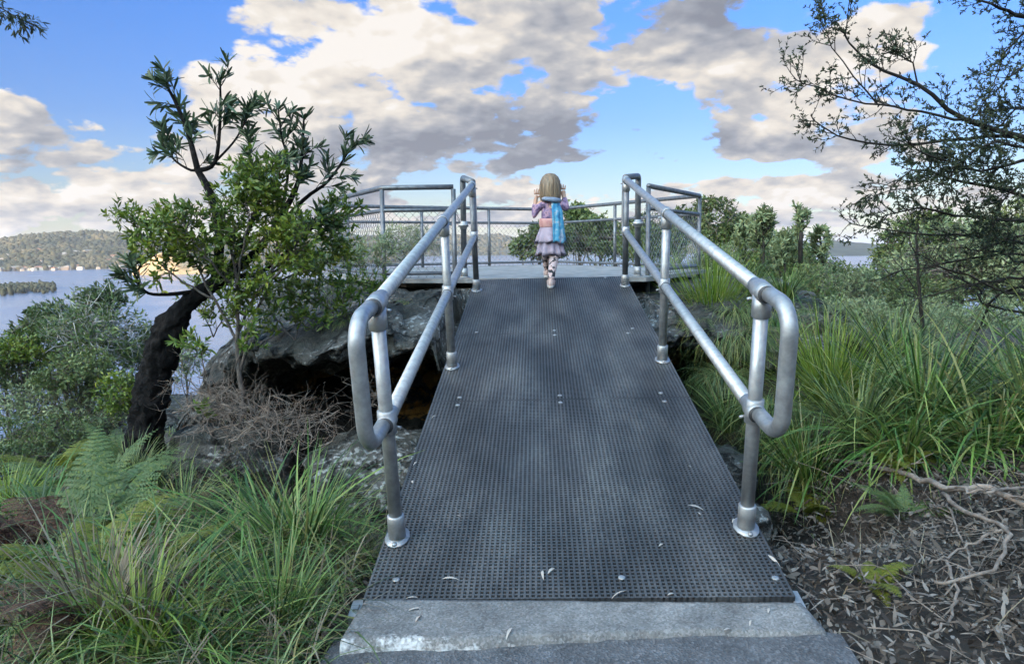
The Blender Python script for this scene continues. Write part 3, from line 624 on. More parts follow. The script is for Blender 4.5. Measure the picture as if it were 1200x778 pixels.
# low grass and seedlings nobody could count
def undergrowth():
    parts = []
    def patch(n, fx, fy, hgt, w, keep):
        x = RNG.uniform(*fx, n); y = RNG.uniform(*fy, n); k = keep(x, y); x, y = x[k], y[k]; m = len(x)
        cl = np.array([fbm((a*2.1, b*2.1, 8), 3) for a, b in zip(x, y)]); k = cl > RNG.uniform(-.5, .4, m); x, y = x[k], y[k]; m = len(x)
        ph = RNG.uniform(0, 6.28, m); H = np.stack([np.cos(ph), np.sin(ph), 0*ph], 1); Z = unit(np.array([0, 0, 1.])+RNG.normal(0, .2, (m, 3)))
        parts.append(strips(np.stack([x, y, gh(x, y)-.03], 1), H, Z, RNG.uniform(.5, 1.5, m), RNG.uniform(.6, 2.8, m), hgt*RNG.uniform(.5, 1.4, m), w*RNG.uniform(.6, 1.2, m), [1, 1, .85, .6, .08]))
    patch(11000, (-2.5, -.82), (-.9, 1.3), .36, .0040, lambda x, y: (x < -.84))
    patch(15000, (-6, -.85), (-.8, 4.5), .26, .0035, lambda x, y: (x < -.9) & ~((x > -2.3) & (y > 2.6)))
    patch(9000, (1.3, 5.5), (1.2, 7), .30, .0035, lambda x, y: (y > 1.9-.0*x) & (x > 1.5))
    patch(5000, (-14, 14), (6, 16), .6, .007, lambda x, y: (np.abs(x+.5) > 3.2) | (y > 10.5))
    V, Q = join_np(parts); o = link('undergrowth', np_mesh('undergrowth', V, Q), G['grass_blue']); tag(o, kind='stuff')
    parts.clear()
    patch(9000, (-5, -.85), (-.8, 3.5), .24, .003, lambda x, y: (x < -.9)); patch(9000, (-2.4, -.82), (-.9, 1.2), .30, .0034, lambda x, y: (x < -.84)); patch(2500, (1.0, 4.), (-.6, 3.5), .20, .0028, lambda x, y: x > 1.)
    V, Q = join_np(parts); o = link('dry_grass', np_mesh('dry_grass', V, Q), G['grass_dry']); tag(o, kind='stuff')
undergrowth()

# ------------------------------------------------------------------ ferns
def fern_mesh(nfr, flen, name='fern_plant', curl=1.5):
    parts = []
    for k in range(nfr):
        ph = RNG.uniform(0, 6.28); L = flen*RNG.uniform(.6, 1.15); th = RNG.uniform(.75, 1.4); kp = RNG.uniform(1.0, curl+.5); H = np.array([math.cos(ph), math.sin(ph), 0]); Zv = np.array([0, 0, 1.])
        m = 26; p = np.array([0, 0, -.03]); pos = []; dirs = []
        for j in range(m):
            t = j/(m-1); a = th-kp*t; d = math.cos(a)*H+math.sin(a)*Zv; pos.append(p.copy()); dirs.append(d); p = p+d*L/m
        pos = np.array(pos); dirs = np.array(dirs); S = np.cross(H, Zv)
        nrm = np.cross(dirs, S)*-1
        parts.append(strips(pos[:1], H[None], Zv[None], np.array([th]), np.array([kp]), L, .0022, [1, 1, .9, .8, .7, .5, .2]))
        tt = np.linspace(0, 1, m); env = np.where(tt < .22, 0, np.minimum(1, (tt-.22)*5+.35)*(1.03-tt)**.8)*.30*L
        for sg in (-1, 1):
            idx = np.where(env > .004)[0]; b = pos[idx]; pd = unit(sg*S+dirs[idx]*.55+RNG.normal(0, .08, (len(idx), 3))); pl = env[idx]
            # each pinna is a narrow comb of small leaflets
            for q in range(9):
                f = (q+.6)/9.5; bb = b+pd*(pl*f)[:, None]-Zv*(pl*f**2*.25)[:, None]
                for s2 in (-1, 1):
                    ld = unit(np.cross(nrm[idx], pd)*s2+pd*.6)
                    parts.append(strips(bb, ld, nrm[idx], RNG.uniform(-.25, .1, len(idx)), .4, pl*.24*(1-f*.75)+.003, pl*.034+.0006, [.8, 1, .15]))
    V, Q = join_np(parts); return np_mesh(name, V, Q)
FM = {}
def fern(x, y, s, label, mat='fern', z=None, tilt=(0, 0)):
    key = (mat, int(RNG.integers(0, 2)))
    if key not in FM: FM[key] = fern_mesh(9, .62); FM[key].materials.append(G[mat])
    o = bpy.data.objects.new('fern_plant', FM[key]); COL.objects.link(o); o.location = (x, y, float(gh(x, y)) if z is None else z); o.scale = (s*1.2,)*3
    o.rotation_euler = (*tilt, RNG.uniform(0, 6.28)); return tag(o, label, 'fern', 'bracken ferns on the banks')
fern(-2.7, 1.7, 1.0, 'pale grey green bracken near the left margin, below the leaning trunk', 'fern')
fern(-3.2, 1.35, 1.0, 'grey green bracken at the far left margin', 'fern')
fern(-3.0, 2.0, .9, 'bracken just left of the black trunk foot', 'fern')
fern(-2.55, 1.15, .95, 'bracken with brown tips in the middle of the left bank', 'fern')
fern(-2.0, .75, .75, 'bright yellow green fern in the lower left bank', 'fern_yel')
fern(-2.25, .35, .75, 'lower yellow green fern by the bottom left corner', 'fern_yel')
fern(-1.75, 1.55, .6, 'small yellow fern tucked between the left grass clumps', 'fern_yel')
fern(-1.6, 2.35, .62, 'lime fern in front of the lichen covered boulder', 'fern_yel')
fern(-2.3, 1.45, .8, 'reddish brown dying bracken on the left bank', 'fern_brown')
fern(-2.85, 1.0, .8, 'dead brown bracken at the left margin', 'fern_brown')
fern(-2.6, .55, .75, 'dark red brown bracken low at the left margin', 'fern_brown')
fern(-1.85, .25, .95, 'lowest yellow green bracken, cut by the bottom left corner', 'fern_yel')
fern(-2.15, .55, 1.0, 'broad yellow green bracken spread over the lower left bank', 'fern_yel')
fern(-1.7, .0, .85, 'reddish brown bracken at the bottom left corner', 'fern_brown')
fern(-2.5, .85, 1.1, 'rusty bracken tangle at the left margin', 'fern_brown')
fern(-2.4, 1.0, 1.1, 'silvery green bracken in the middle of the left margin', 'fern')
fern(-3.6, 2.5, .9, 'bracken beside the sloping grey rock slab', 'fern')
fern(-3.9, 3.1, 1.0, 'yellow green bracken patch on the left slope behind the grasses', 'fern_yel')
fern(-4.3, 2.7, 1.1, 'large fern at the left margin under the small trees', 'fern_yel')
fern(-3.4, 2.9, .8, 'fern between the trunk and the grey slab', 'fern')
fern(1.55, 2.05, .55, 'olive fern behind the front right post', 'fern_yel')
fern(1.95, 1.75, .50, 'olive green fern in front of the right grass clumps', 'fern_yel')
fern(1.15, .30, .34, 'small yellow green fern on the leaf litter beside the ramp foot', 'fern_yel')
fern(1.25, 1.25, .42, 'thin brown fern at the foot of the front right post', 'fern_brown')
fern(1.75, 1.25, .45, 'straggly green fern on the leaf litter at the right', 'fern')

# ------------------------------------------------------------------ leaf litter, sticks, fallen leaves
def litter():
    def bits(n, fx, fy, keep, L, W):
        x = RNG.uniform(*fx, n); y = RNG.uniform(*fy, n); k = keep(x, y); x, y = x[k], y[k]; m = len(x)
        ph = RNG.uniform(0, 6.28, m); H = unit(np.stack([np.cos(ph), np.sin(ph), RNG.normal(0, .35, m)], 1)); Z = unit(np.array([0, 0, 1.])+RNG.normal(0, .45, (m, 3)))
        return strips(np.stack([x, y, gh(x, y)+.012+RNG.uniform(0, .045, m)], 1), H, Z, RNG.uniform(-.3, .6, m), RNG.uniform(-.8, 1.6, m), L*np.exp(np.clip(RNG.normal(-.25, .5, m), -2, .45)), W*np.exp(np.clip(RNG.normal(-.2, .45, m), -2, .4)), [.15, .9, 1, .6, .08])
    a = bits(34000, (.78, 4.2), (-1.6, 2.6), lambda x, y: x > .81+.1*np.clip(-y, 0, 1), .048, .0068)
    b = bits(7000, (-4, -.78), (-1, 3.5), lambda x, y: x < -.80, .05, .007)
    V, Q = join_np([a, b]); tag(link('leaf_litter', np_mesh('leaf_litter', V, Q), G['litter']), kind='stuff')
    # fine fallen twigs among it
    mb = MB()
    for k in range(260):
        x = RNG.uniform(.95, 3.8); y = RNG.uniform(-1.2, 2.4); a = RNG.uniform(0, 6.28); L = RNG.uniform(.08, .4); p = np.array([x, y, float(gh(x, y))+.04]); d = np.array([math.cos(a), math.sin(a), RNG.uniform(-.05, .2)])
        mb.tube([p, p+d*L*.5+RNG.normal(0, .02, 3), p+d*L+RNG.normal(0, .03, 3)], [.003, .0025, .0012], 4, cap=False)
    tag(mb.build('fine_twigs', G['dead']), kind='stuff')
litter()
LEAFV, LEAFQ = strips(np.zeros((1, 3)), np.array([[1., 0, 0]]), np.array([[0, 0, 1.]]), np.array([.35]), np.array([1.1]), .085, .0075, [.12, .75, 1, .8, .5, .05])
LM = np_mesh('fallen_leaf', LEAFV, LEAFQ); LM.materials.append(G['deadleaf'])
lf = [(490, 700, 'pale leaf at the lower left edge of the deck, on the seam with the concrete'), (494, 712, 'curled leaf lying across the left part of the concrete seam'), (487, 728, 'whitish leaf lying on the left part of the concrete slab'), (518, 678, 'pale leaf on the deck left of centre, just above the concrete'),
      (540, 605, 'leaf alone on the deck right of the front left post'), (636, 668, 'pale leaf on the deck middle just above the concrete'), (642, 672, 'bent leaf touching the middle leaf pair on the deck'), (737, 692, 'pale upright leaf at the deck edge right of centre'),
      (782, 697, 'long pale leaf near the right part of the concrete seam'), (772, 640, 'bleached leaf on the right part of the deck'), (489, 541, 'small leaf on the left deck edge above the front left post'), (484, 566, 'brown leaf by the left deck edge near the front left post'),
      (806, 592, 'leaf on the right deck edge left of the front right post'), (821, 603, 'leaf just left of the front right post base'), (858, 612, 'curled yellowish leaf against the front right post base'), (810, 547, 'leaf high on the right edge of the deck'),
      (512, 487, 'tiny leaf near the left end of the second deck seam'), (880, 726, 'pale leaf on the right part of the concrete slab'), (900, 718, 'whitish flake of leaf at the right end of the concrete slab'), (848, 738, 'short pale bit of leaf on the right half of the concrete front'), (600, 735, 'tiny leaf in the middle of the concrete slab'), (900, 650, 'leaf on the right deck edge near the litter')]
for u, v, lab in lf:
    d = ray(u, v); n_ = ramp(0, 0, 1)-ramp(0, 0, 0); k = ((ramp(0, 0, .004)-CAM)@n_)/(d@n_); p = CAM+d*k
    if p[1] < -.005: p = Pz(u, v, -.001)
    o = bpy.data.objects.new('fallen_leaf', LM); COL.objects.link(o); o.location = tuple(p); s = RNG.uniform(.45, .95); o.scale = (s, s, s)
    o.rotation_euler = (RNG.normal(0, .25), RNG.normal(0, .1)-.0, RNG.uniform(0, 6.28)); tag(o, lab, 'leaf', 'fallen leaves on the ramp and slab')

# ------------------------------------------------------------------ shrubs and trees
def curve(pts, n=12):
    """smooth polyline through control points"""
    pts = np.asarray(pts, float); k = len(pts)
    if k < 3: return np.array([pts[0]+(pts[-1]-pts[0])*t for t in np.linspace(0, 1, n)])
    out = []
    for i in range(k-1):
        p0, p1, p2, p3_ = pts[max(i-1, 0)], pts[i], pts[i+1], pts[min(i+2, k-1)]
        for t in np.linspace(0, 1, max(2, n//(k-1)+1))[:-1]:
            out.append(.5*((2*p1)+(-p0+p2)*t+(2*p0-5*p1+4*p2-p3_)*t*t+(-p0+3*p1-3*p2+p3_)*t**3))
    out.append(pts[-1]); return np.array(out)

class Plant:
    def __init__(s): s.wood = MB(); s.tw = []; s.lp = []; s.ld = []; s.lz = []; s.ll = []; s.lw = []
    def limb(s, pts, r0, r1, n=14, sides=7, jitter=0.):
        c = curve(pts, n)
        if jitter: c[1:-1] += RNG.normal(0, jitter, (len(c)-2, 3))
        s.wood.tube(c, np.linspace(r0, r1, len(c)), sides); return c
    def twigs(s, c, count, L, t0=.2, ang=(.5, 1.1), up=.25, r=.004, sub=0, subL=.5, out=None, flat=1.):
        res = []
        for k in range(count):
            t = t0+(1-t0)*RNG.uniform(0, 1); x = t*(len(c)-1); i = min(int(x), len(c)-2); p = c[i]+(c[i+1]-c[i])*(x-i); d = unit(c[i+1]-c[i])
            rd = unit(np.cross(d, RNG.normal(size=3))); rd[2] *= flat; a = RNG.uniform(*ang); dd = unit(d*math.cos(a)+rd*math.sin(a)+np.array([0, 0, up]))
            if out is not None: dd = unit(dd+out)
            l = L*RNG.uniform(.5, 1.25); bend = RNG.normal(0, .18, 3)+np.array([0, 0, up*.3])
            w = np.array([p, p+dd*l*.35, p+dd*l*.7+bend*l*.25, p+unit(dd+bend)*l])
            s.wood.tube(w, np.linspace(r, r*.35, 4), 4, cap=False); res.append(w)
            if sub: res += s.twigs(w, sub, L*subL, .3, ang, up, r*.6, 0)
        return res
    def leaves(s, tws, per, L, W, ang=(.5, 1.1), t0=.1, tip=0, droop=0.):
        for w in tws:
            t = t0+(1-t0)*RNG.uniform(0, 1, per); 
            if tip: t[:tip] = 1-RNG.uniform(0, .08, min(tip, per))
            x = t*(len(w)-1); i = np.minimum(x.astype(int), len(w)-2); p = w[i]+(w[i+1]-w[i])*(x-i)[:, None]; d = unit(w[i+1]-w[i])
            rd = unit(np.cross(d, RNG.normal(size=(per, 3)))); a = RNG.uniform(*ang, per)[:, None]; dd = unit(d*np.cos(a)+rd*np.sin(a)-np.array([0, 0, droop]))
            z = unit(rd*-np.sin(a)*0+np.cross(np.cross(dd, d+1e-4), dd)+RNG.normal(0, .35, (per, 3)))
            z = unit(z-dd*np.sum(z*dd, 1)[:, None])
            s.lp.append(p); s.ld.append(dd); s.lz.append(z); s.ll.append(L*RNG.uniform(.6, 1.2, per)); s.lw.append(W*RNG.uniform(.7, 1.2, per))
    def build(s, name, label, cat, bark, leaf, prof=(.25, 1, .8, .06), group=None, wood_name='trunk', leaf_name='crown', kap=.5, extra=None):
        r = empty(name, tuple(np.concatenate(s.wood.v)[0])); tag(r, label, cat, group)
        s.wood.build(wood_name, G[bark], r)
        if s.lp:
            m = sum(map(len, s.lp)); V, Q = strips(np.concatenate(s.lp), np.concatenate(s.ld), np.concatenate(s.lz), RNG.uniform(-.1, .3, m), RNG.uniform(-.2, kap*2, m), np.concatenate(s.ll), np.concatenate(s.lw), list(prof))
            link(leaf_name, np_mesh(leaf_name, V, Q), G[leaf], r, smooth=False)
        return r

# --- leaning black-trunked banksia
yb = 2.95
bk = Plant()
c = curve([P(163, 556, 3.02), P(172, 500, 3.02), P(182, 440, 3.0), P(203, 378, 2.96), P(232, 346, 2.93), P(268, 322, 2.92)], 110)
mb = MB(); rad = np.interp(np.linspace(0, 1, len(c)), [0, .08, .3, .54, .61, .70, 1], [.165, .135, .125, .120, .095, .062, .046]); mb.tube(c, rad, 64)
V = np.concatenate(mb.v); ctr = np.repeat(c, 64, axis=0); k = np.array([1+.20*fbm(p*8, 4)+.26*fbm(p*np.array([19, 19, 13.]), 3) for p in V]); V = ctr+(V-ctr)*k[:, None]; mb.v = [V]
bk.wood = mb
c = c[::3]
fk = c[-1]
l1 = bk.limb([c[-4], P(258, 280, 2.95), P(246, 225, 3.0), P(232, 200, 3.0), P(222, 160, 3.02), P(205, 118, 3.05), P(192, 96, 3.05)], .040, .008)
l2 = bk.limb([l1[6], P(252, 190, 3.0), P(258, 140, 2.95), P(258, 92, 2.92)], .020, .006)
l3 = bk.limb([l1[7], P(228, 200, 3.05), P(207, 190, 3.1), P(190, 170, 3.12)], .014, .005)
l4 = bk.limb([l2[4], P(275, 165, 3.0), P(290, 138, 3.0)], .010, .005)
l5 = bk.limb([c[-1], P(305, 290, 3.0), P(340, 235, 3.0), P(352, 200, 3.02), P(356, 140, 3.05)], .038, .007)
l6 = bk.limb([l5[5], P(338, 195, 3.0), P(330, 160, 2.95), P(326, 128, 2.93)], .012, .005)
l7 = bk.limb([l5[3], P(355, 235, 3.1), P(385, 212, 3.15), P(412, 172, 3.2)], .02, .006)
l8 = bk.limb([c[-2], P(300, 250, 2.9), P(300, 215, 2.9), P(292, 180, 2.9)], .02, .006)
l9 = bk.limb([c[-6], P(196, 345, 2.85), P(168, 340, 2.8), P(152, 305, 2.8)], .018, .006)
l10 = bk.limb([c[-1], P(300, 322, 2.9), P(330, 300, 2.85), P(372, 262, 2.85)], .022, .006)
l11 = bk.limb([l8[4], P(320, 220, 2.88), P(330, 195, 2.86)], .012, .005)
for l, n in ((l1, 13), (l2, 9), (l3, 8), (l4, 5), (l5, 11), (l6, 5), (l7, 9), (l8, 8), (l9, 9), (l10, 7), (l11, 5)):
    t = bk.twigs(l[len(l)//3:] if l is not l5 else l[len(l)//2:], int(n*1.1), .17, .15, (.35, 1.0), .32, .004)
    t.append(l[-3:])
    bk.leaves(t, 18, .105, .0095, (.45, 1.2), .35, 6)
bk.build('banksia_tree', 'leaning banksia with a rough black trunk and spiky upright leaf rosettes', 'tree', 'bark_black', 'banksia', (.3, .65, 1, .95, .45), kap=.35)

# --- rounded green bush in front of the banksia limbs
gb = Plant(); base = P(283, 500, 2.85)
st = [gb.limb([base, P(281, 440, 2.85), P(278, 380, 2.82), P(276, 320, 2.8), P(262, 250, 2.78)], .022, .006, jitter=.006),
      gb.limb([P(281, 440, 2.85), P(295, 380, 2.8), P(318, 320, 2.75), P(330, 260, 2.72)], .014, .005, jitter=.006),
      gb.limb([P(278, 400, 2.83), P(250, 350, 2.8), P(222, 300, 2.75), P(190, 275, 2.7)], .012, .004, jitter=.006),
      gb.limb([P(279, 390, 2.83), P(310, 330, 2.9), P(360, 290, 3.0), P(395, 255, 3.0)], .012, .004, jitter=.006),
      gb.limb([P(277, 340, 2.8), P(285, 290, 2.6), P(300, 240, 2.5), P(305, 222, 2.5)], .010, .004, jitter=.006),
      gb.limb([P(277, 340, 2.8), P(240, 300, 2.6), P(215, 262, 2.55)], .010, .004, jitter=.006),
      gb.limb([P(300, 345, 2.78), P(335, 310, 2.6), P(352, 275, 2.5)], .010, .004, jitter=.006),
      gb.limb([P(250, 350, 2.8), P(215, 330, 2.75), P(180, 300, 2.7), P(163, 268, 2.7)], .009, .003, jitter=.006),
      gb.limb([P(283, 330, 2.8), P(320, 330, 3.1), P(370, 312, 3.2), P(402, 300, 3.25)], .010, .004, jitter=.006)]
for i, l in enumerate(st):
    t = gb.twigs(l[len(l)*2//5:], 36 if i < 5 else 24, .19, .05, (.4, 1.3), .15, .003, sub=3, subL=.6)
    gb.leaves(t, 8, .052, .0085, (.4, 1.2), .15, 3)
t = gb.twigs(st[0][4:], 18, .3, .3, (.6, 1.5), .1, .004, sub=4, subL=.5); gb.leaves(t, 8, .05, .008, (.4, 1.2), .15, 3)
t = gb.twigs(st[4], 20, .24, .3, (.6, 1.5), .15, .004, sub=4, subL=.5); gb.leaves(t, 8, .05, .008, (.4, 1.2), .15, 3)
gb.build('green_bush', 'leafy mid green bush with thin grey stems in front of the banksia branches', 'bush', 'bark_grey', 'bush', (.2, 1, .85, .08), wood_name='stems', leaf_name='foliage')

def dead_twigs(base, spread, hgt, n, label, name='dead_shrub', mat='dead', r=.006):
    p = Plant()
    for k in range(n):
        a = RNG.uniform(0, 6.28); d = np.array([math.cos(a)*spread, math.sin(a)*spread*.7, hgt*RNG.uniform(.4, 1.1)])*RNG.uniform(.6, 1.1)
        b0 = np.asarray(base)+np.array([RNG.normal(0, .12), RNG.normal(0, .10), -.05]); l = p.limb([b0, b0+d*.4+RNG.normal(0, .05, 3), b0+d*.75+RNG.normal(0, .08, 3)-np.array([0, 0, .04]), b0+d-np.array([0, 0, hgt*.25])], r, r*.3, 12, 5, .008)
        p.twigs(l, 7, .22, .25, (.4, 1.2), .0, r*.4, sub=3, subL=.55)
    return p.build(name, label, 'dead shrub', mat, 'litter', wood_name='twigs')
dead_twigs(P(300, 500, 2.75), .42, .42, 22, 'tangle of dry brown twigs at the foot of the green bush')
dead_twigs(P(245, 470, 2.8), .3, .3, 12, 'dry brown twigs between the black trunk and the green bush stem', r=.005)
dead_twigs(P(350, 515, 2.6), .32, .28, 14, 'low tangle of grey twigs beside the lichen covered boulder', r=.004)
dead_twigs(P(440, 470, 3.1), .25, .35, 5, 'thin bare grey twigs hanging before the cave mouth', r=.004)

def leafy_spray(pts, per, L, W, leaf, label, name, n=10, tw=.18, y=None, r=.006, bark='bark_grey', cat='shrub', sub=2):
    p = Plant()
    for q in pts:
        l = p.limb(q, r, r*.4, 8, 5, .004); t = p.twigs(l, n, tw, .2, (.4, 1.2), .2, r*.45, sub=sub, subL=.6); p.leaves(t, per, L, W, (.4, 1.2), .15, 2)
    return p.build(name, label, cat, bark, leaf, wood_name='stems', leaf_name='foliage')
leafy_spray([[P(395, 392, 3.3), P(385, 360, 3.3), P(362, 335, 3.3)], [P(395, 392, 3.3), P(400, 365, 3.35), P(405, 340, 3.4)], [P(395, 390, 3.3), P(370, 375, 3.2), P(335, 350, 3.2)], [P(395, 392, 3.3), P(425, 368, 3.4), P(438, 350, 3.5)]], 8, .06, .008, 'lime', 'bright lime green low shrub growing on top of the rock', 'low_shrub', 16, .19)
leafy_spray([[P(275, 435, 2.65), P(285, 395, 2.62), P(290, 372, 2.62)]], 8, .06, .008, 'lime', 'sparse light green sprig in front of the green bush stem', 'seedling', 6, .11)
leafy_spray([[P(240, 450, 2.7), P(236, 415, 2.7), P(228, 385, 2.7)]], 8, .06, .008, 'lime', 'sparse light green sprig between the black trunk and the green bush stem', 'seedling', 6, .11)
leafy_spray([[P(345, 400, 3.1), P(330, 380, 3.1), P(312, 362, 3.1)], [P(345, 400, 3.1), P(352, 378, 3.15), P(350, 355, 3.15)]], 8, .06, .008, 'bush', 'leafy green low shrub at the front lip of the left rock', 'low_shrub', 10, .17)
leafy_spray([[P(250, 395, 3.3), P(240, 370, 3.3), P(232, 350, 3.3)], [P(250, 395, 3.3), P(262, 372, 3.35), P(270, 352, 3.35)]], 8, .06, .008, 'bush', 'leafy green low shrub on the rock behind the trunk bend', 'low_shrub', 10, .18)
leafy_spray([[P(238, 498, 2.6), P(238, 480, 2.6), P(236, 462, 2.6)]], 9, .05, .011, 'lime', 'tiny yellow green seedling right of the black trunk', 'seedling', 4, .06)
leafy_spray([[P(432, 330, 4.7), P(425, 318, 4.75), P(405, 300, 4.8)], [P(432, 330, 4.7), P(440, 315, 4.7), P(452, 298, 4.7)], [P(432, 330, 4.7), P(415, 322, 4.7), P(385, 318, 4.7)]], 10, .09, .005, 'greyleaf', 'grey needle leaved shrub in front of the lookout fence corner', 'low_shrub', 14, .25)

# --- generic shrub or tree crown from a stem base
def shrub(name, label, base, ctr, rad, ntw, per, L, W, leaf, bark='bark_grey', cat='shrub', stems=7, r=.02, prof=(.25, 1, .8, .06), gap=.15, twl=.35, group=None, droop=0., ang=(.4, 1.2), wood_name='stems', leaf_name='foliage', trunk=None, lump=1.6, up=.2):
    p = Plant(); base = np.asarray(base, float); ctr = np.asarray(ctr, float); rad = np.asarray(rad, float); s0 = RNG.uniform(0, 90); tips = []
    tr = p.limb([base, base*.5+ctr*.5+RNG.normal(0, .04, 3)*rad, ctr-np.array([0, 0, rad[2]*.35])] if trunk is None else trunk, r, r*.5, 10, 8, .004)
    for k in range(stems):
        d = randdir(1)[0]; d[2] = abs(d[2])*.9-.15; e = ctr+d*rad*.75; i = RNG.integers(len(tr)//3, len(tr)); st_ = tr[i]
        l = p.limb([st_, st_*.5+e*.5+RNG.normal(0, .10, 3)*rad, e], r*.45, r*.12, 9, 5, .004*max(rad)); tips.append(l)
    allp = np.concatenate(tips)
    cnt = 0; tries = 0; tws = []
    while cnt < ntw and tries < ntw*8:
        tries += 1; d = randdir(1)[0]; rr = RNG.uniform(.35, 1)**.6; q = d*rr
        if fbm(q*lump+s0, 3)-gap < RNG.uniform(-.35, .25): continue
        if d[2] < -.55: continue
        q = ctr+q*rad*(1+.25*fbm(d*1.7+s0, 2)); dd = unit(d*.8+np.array([0, 0, up])+RNG.normal(0, .45, 3)); l = twl*RNG.uniform(.5, 1.2)
        w = np.array([q-dd*l, q-dd*l*.5+RNG.normal(0, .04, 3)*l, q]); 
        p.wood.tube(w, [r*.10, r*.07, r*.04], 3, cap=False)
        if cnt % 5 == 0:
            i = np.argmin(np.sum((allp-w[0])**2, 1)); p.wood.tube([allp[i], (allp[i]+w[0])/2+RNG.normal(0, .05, 3)*l, w[0]], [r*.16, r*.13, r*.10], 4, cap=False)
        tws.append(w); cnt += 1
    p.leaves(tws, per, L, W, ang, .0, 2, droop)
    return p.build(name, label, cat, bark, leaf, prof, group, wood_name, leaf_name)
def bushpx(name, label, u, v, y, ru, rv, ry, ntw, per, L, W, leaf, **kw):
    """crown centre at photo pixel (u, v), standing at depth y; half sizes in photo pixels; its stem goes down to the ground"""
    c = P(u, v, y); s = (y-CAM[1])/FPX; b = kw.pop('base', None)
    if b is None: b = (c[0], y, min(float(gh(c[0], y)), c[2]-rv*s*.6))
    return shrub(name, label, b, c, (ru*s, ry, rv*s), ntw, per, L, W, leaf, **kw)

# left slope
bushpx('gum_sapling', 'pale trunked young gum with airy foliage left of the black trunk', 112, 400, 6.8, 62, 62, .8, 420, 9, .085, .010, 'olive', bark='bark_pale', cat='tree', r=.045, stems=10, trunk=[P(104, 492, 6.8), P(105, 440, 6.8), P(104, 410, 6.8), P(115, 370, 6.8)], gap=.0, twl=.4, droop=.3)
bushpx('slope_tree', 'dark green small tree on the left slope with the water behind it', 72, 385, 8.0, 48, 34, .8, 420, 9, .085, .014, 'deep', bark='bark_grey', cat='tree', r=.04, gap=.02)
bushpx('slope_tree', 'thin topped sapling reaching highest on the left slope', 118, 352, 7.4, 26, 24, .45, 160, 9, .075, .011, 'deep', bark='bark_grey', cat='tree', r=.02, gap=-.05)
bushpx('slope_shrub', 'olive shrub at the left margin below the water line', 5, 440, 6.5, 55, 42, .8, 420, 9, .07, .010, 'olive', r=.025, gap=.1)
bushpx('slope_shrub', 'grey green thicket around the pale gum trunk', 60, 470, 6.0, 75, 36, .8, 460, 9, .06, .009, 'greyleaf', r=.025, gap=.05)
bushpx('slope_shrub', 'yellow green fernlike shrub at the left margin above the ferns', 40, 520, 4.6, 72, 34, .6, 420, 10, .05, .007, 'olive', r=.02, gap=.1)
bushpx('slope_shrub', 'dark low shrub at the far left behind the bracken', 15, 545, 4.1, 60, 26, .5, 320, 9, .05, .008, 'deep', r=.02, gap=.1)
bushpx('slope_shrub', 'bushy regrowth to the right of the pale gum trunk', 165, 415, 7.5, 34, 40, .5, 260, 9, .075, .010, 'olive', r=.02, gap=-.02)
bushpx('slope_shrub', 'low grey shrub between the slab and the gum trunk', 125, 490, 5.6, 40, 22, .5, 200, 9, .05, .008, 'greyleaf', r=.02, gap=-.02)
bushpx('slope_shrub', 'sprawling heath shrub at the left end of the rock, behind the trunk', 215, 420, 5.4, 30, 40, .4, 150, 9, .05, .007, 'greyleaf', r=.015, gap=-.1)
bushpx('slope_shrub', 'light green leafy shrub left of the black trunk middle', 150, 462, 5.2, 34, 34, .4, 260, 9, .055, .010, 'bush', r=.015, gap=-.02)
bushpx('slope_shrub', 'light green shrub crown at the left margin against the water', 22, 412, 6.2, 40, 26, .5, 300, 9, .06, .011, 'bush', r=.02, gap=-.02)
bushpx('slope_shrub', 'leafy shrub filling the gap below the thin topped sapling', 88, 440, 5.8, 44, 30, .5, 320, 9, .06, .010, 'olive', r=.02, gap=-.02)
# beyond the lookout
bushpx('round_shrub', 'dense rounded dark green bush behind the far fence beside the child', 632, 288, 14.5, 32, 25, .9, 640, 10, .10, .022, 'deep', r=.05, gap=.3)
bushpx('round_shrub', 'taller rounded olive bush right of the child behind the fence', 678, 262, 17, 24, 24, .9, 520, 10, .11, .024, 'olive', r=.05, gap=.3)
bushpx('round_shrub', 'dark green mound filling the gap behind the far fence post', 705, 285, 15, 52, 30, 1.2, 900, 10, .11, .022, 'deep', r=.05, gap=.3)
bushpx('heath_shrub', 'bare spiky heath shrub behind the left run of the fence', 484, 285, 10.5, 38, 26, .6, 320, 7, .09, .005, 'greyleaf', r=.02, gap=.05, twl=.5)
bushpx('slope_tree', 'dark green tree just right of the lookout fence', 838, 268, 16, 46, 34, 1.4, 900, 10, .11, .022, 'deep', bark='bark_grey', cat='tree', r=.06, gap=.2)
bushpx('slope_tree', 'grey green tree behind the right handrail', 900, 306, 13, 52, 32, 1.2, 800, 10, .09, .018, 'greyleaf', bark='bark_grey', cat='tree', r=.05, gap=.2)
bushpx('slope_tree', 'dense green tree low behind the right handrail middle', 858, 322, 11, 46, 30, 1.0, 720, 10, .085, .017, 'deep', bark='bark_grey', cat='tree', r=.05, gap=.2)
bushpx('slope_tree', 'broad grey green tree crown at the right edge under the dark branches', 1130, 322, 14, 92, 66, 1.8, 1900, 10, .10, .017, 'greyleaf', bark='bark_grey', cat='tree', r=.08, gap=.15)
bushpx('slope_tree', 'olive tree crown rising beneath the overhanging branches', 1090, 292, 18, 62, 44, 1.6, 1300, 10, .12, .022, 'olive', bark='bark_grey', cat='tree', r=.08, gap=.15)
bushpx('slope_tree', 'tall olive tree partly outside the right margin', 1190, 300, 20, 60, 60, 1.6, 1300, 10, .13, .024, 'olive', bark='bark_grey', cat='tree', r=.08, gap=.15)
bushpx('slope_shrub', 'pale grey thicket between the grass tree and the right handrail', 985, 350, 9.5, 46, 40, .9, 720, 9, .065, .011, 'greyleaf', r=.025, gap=.1)
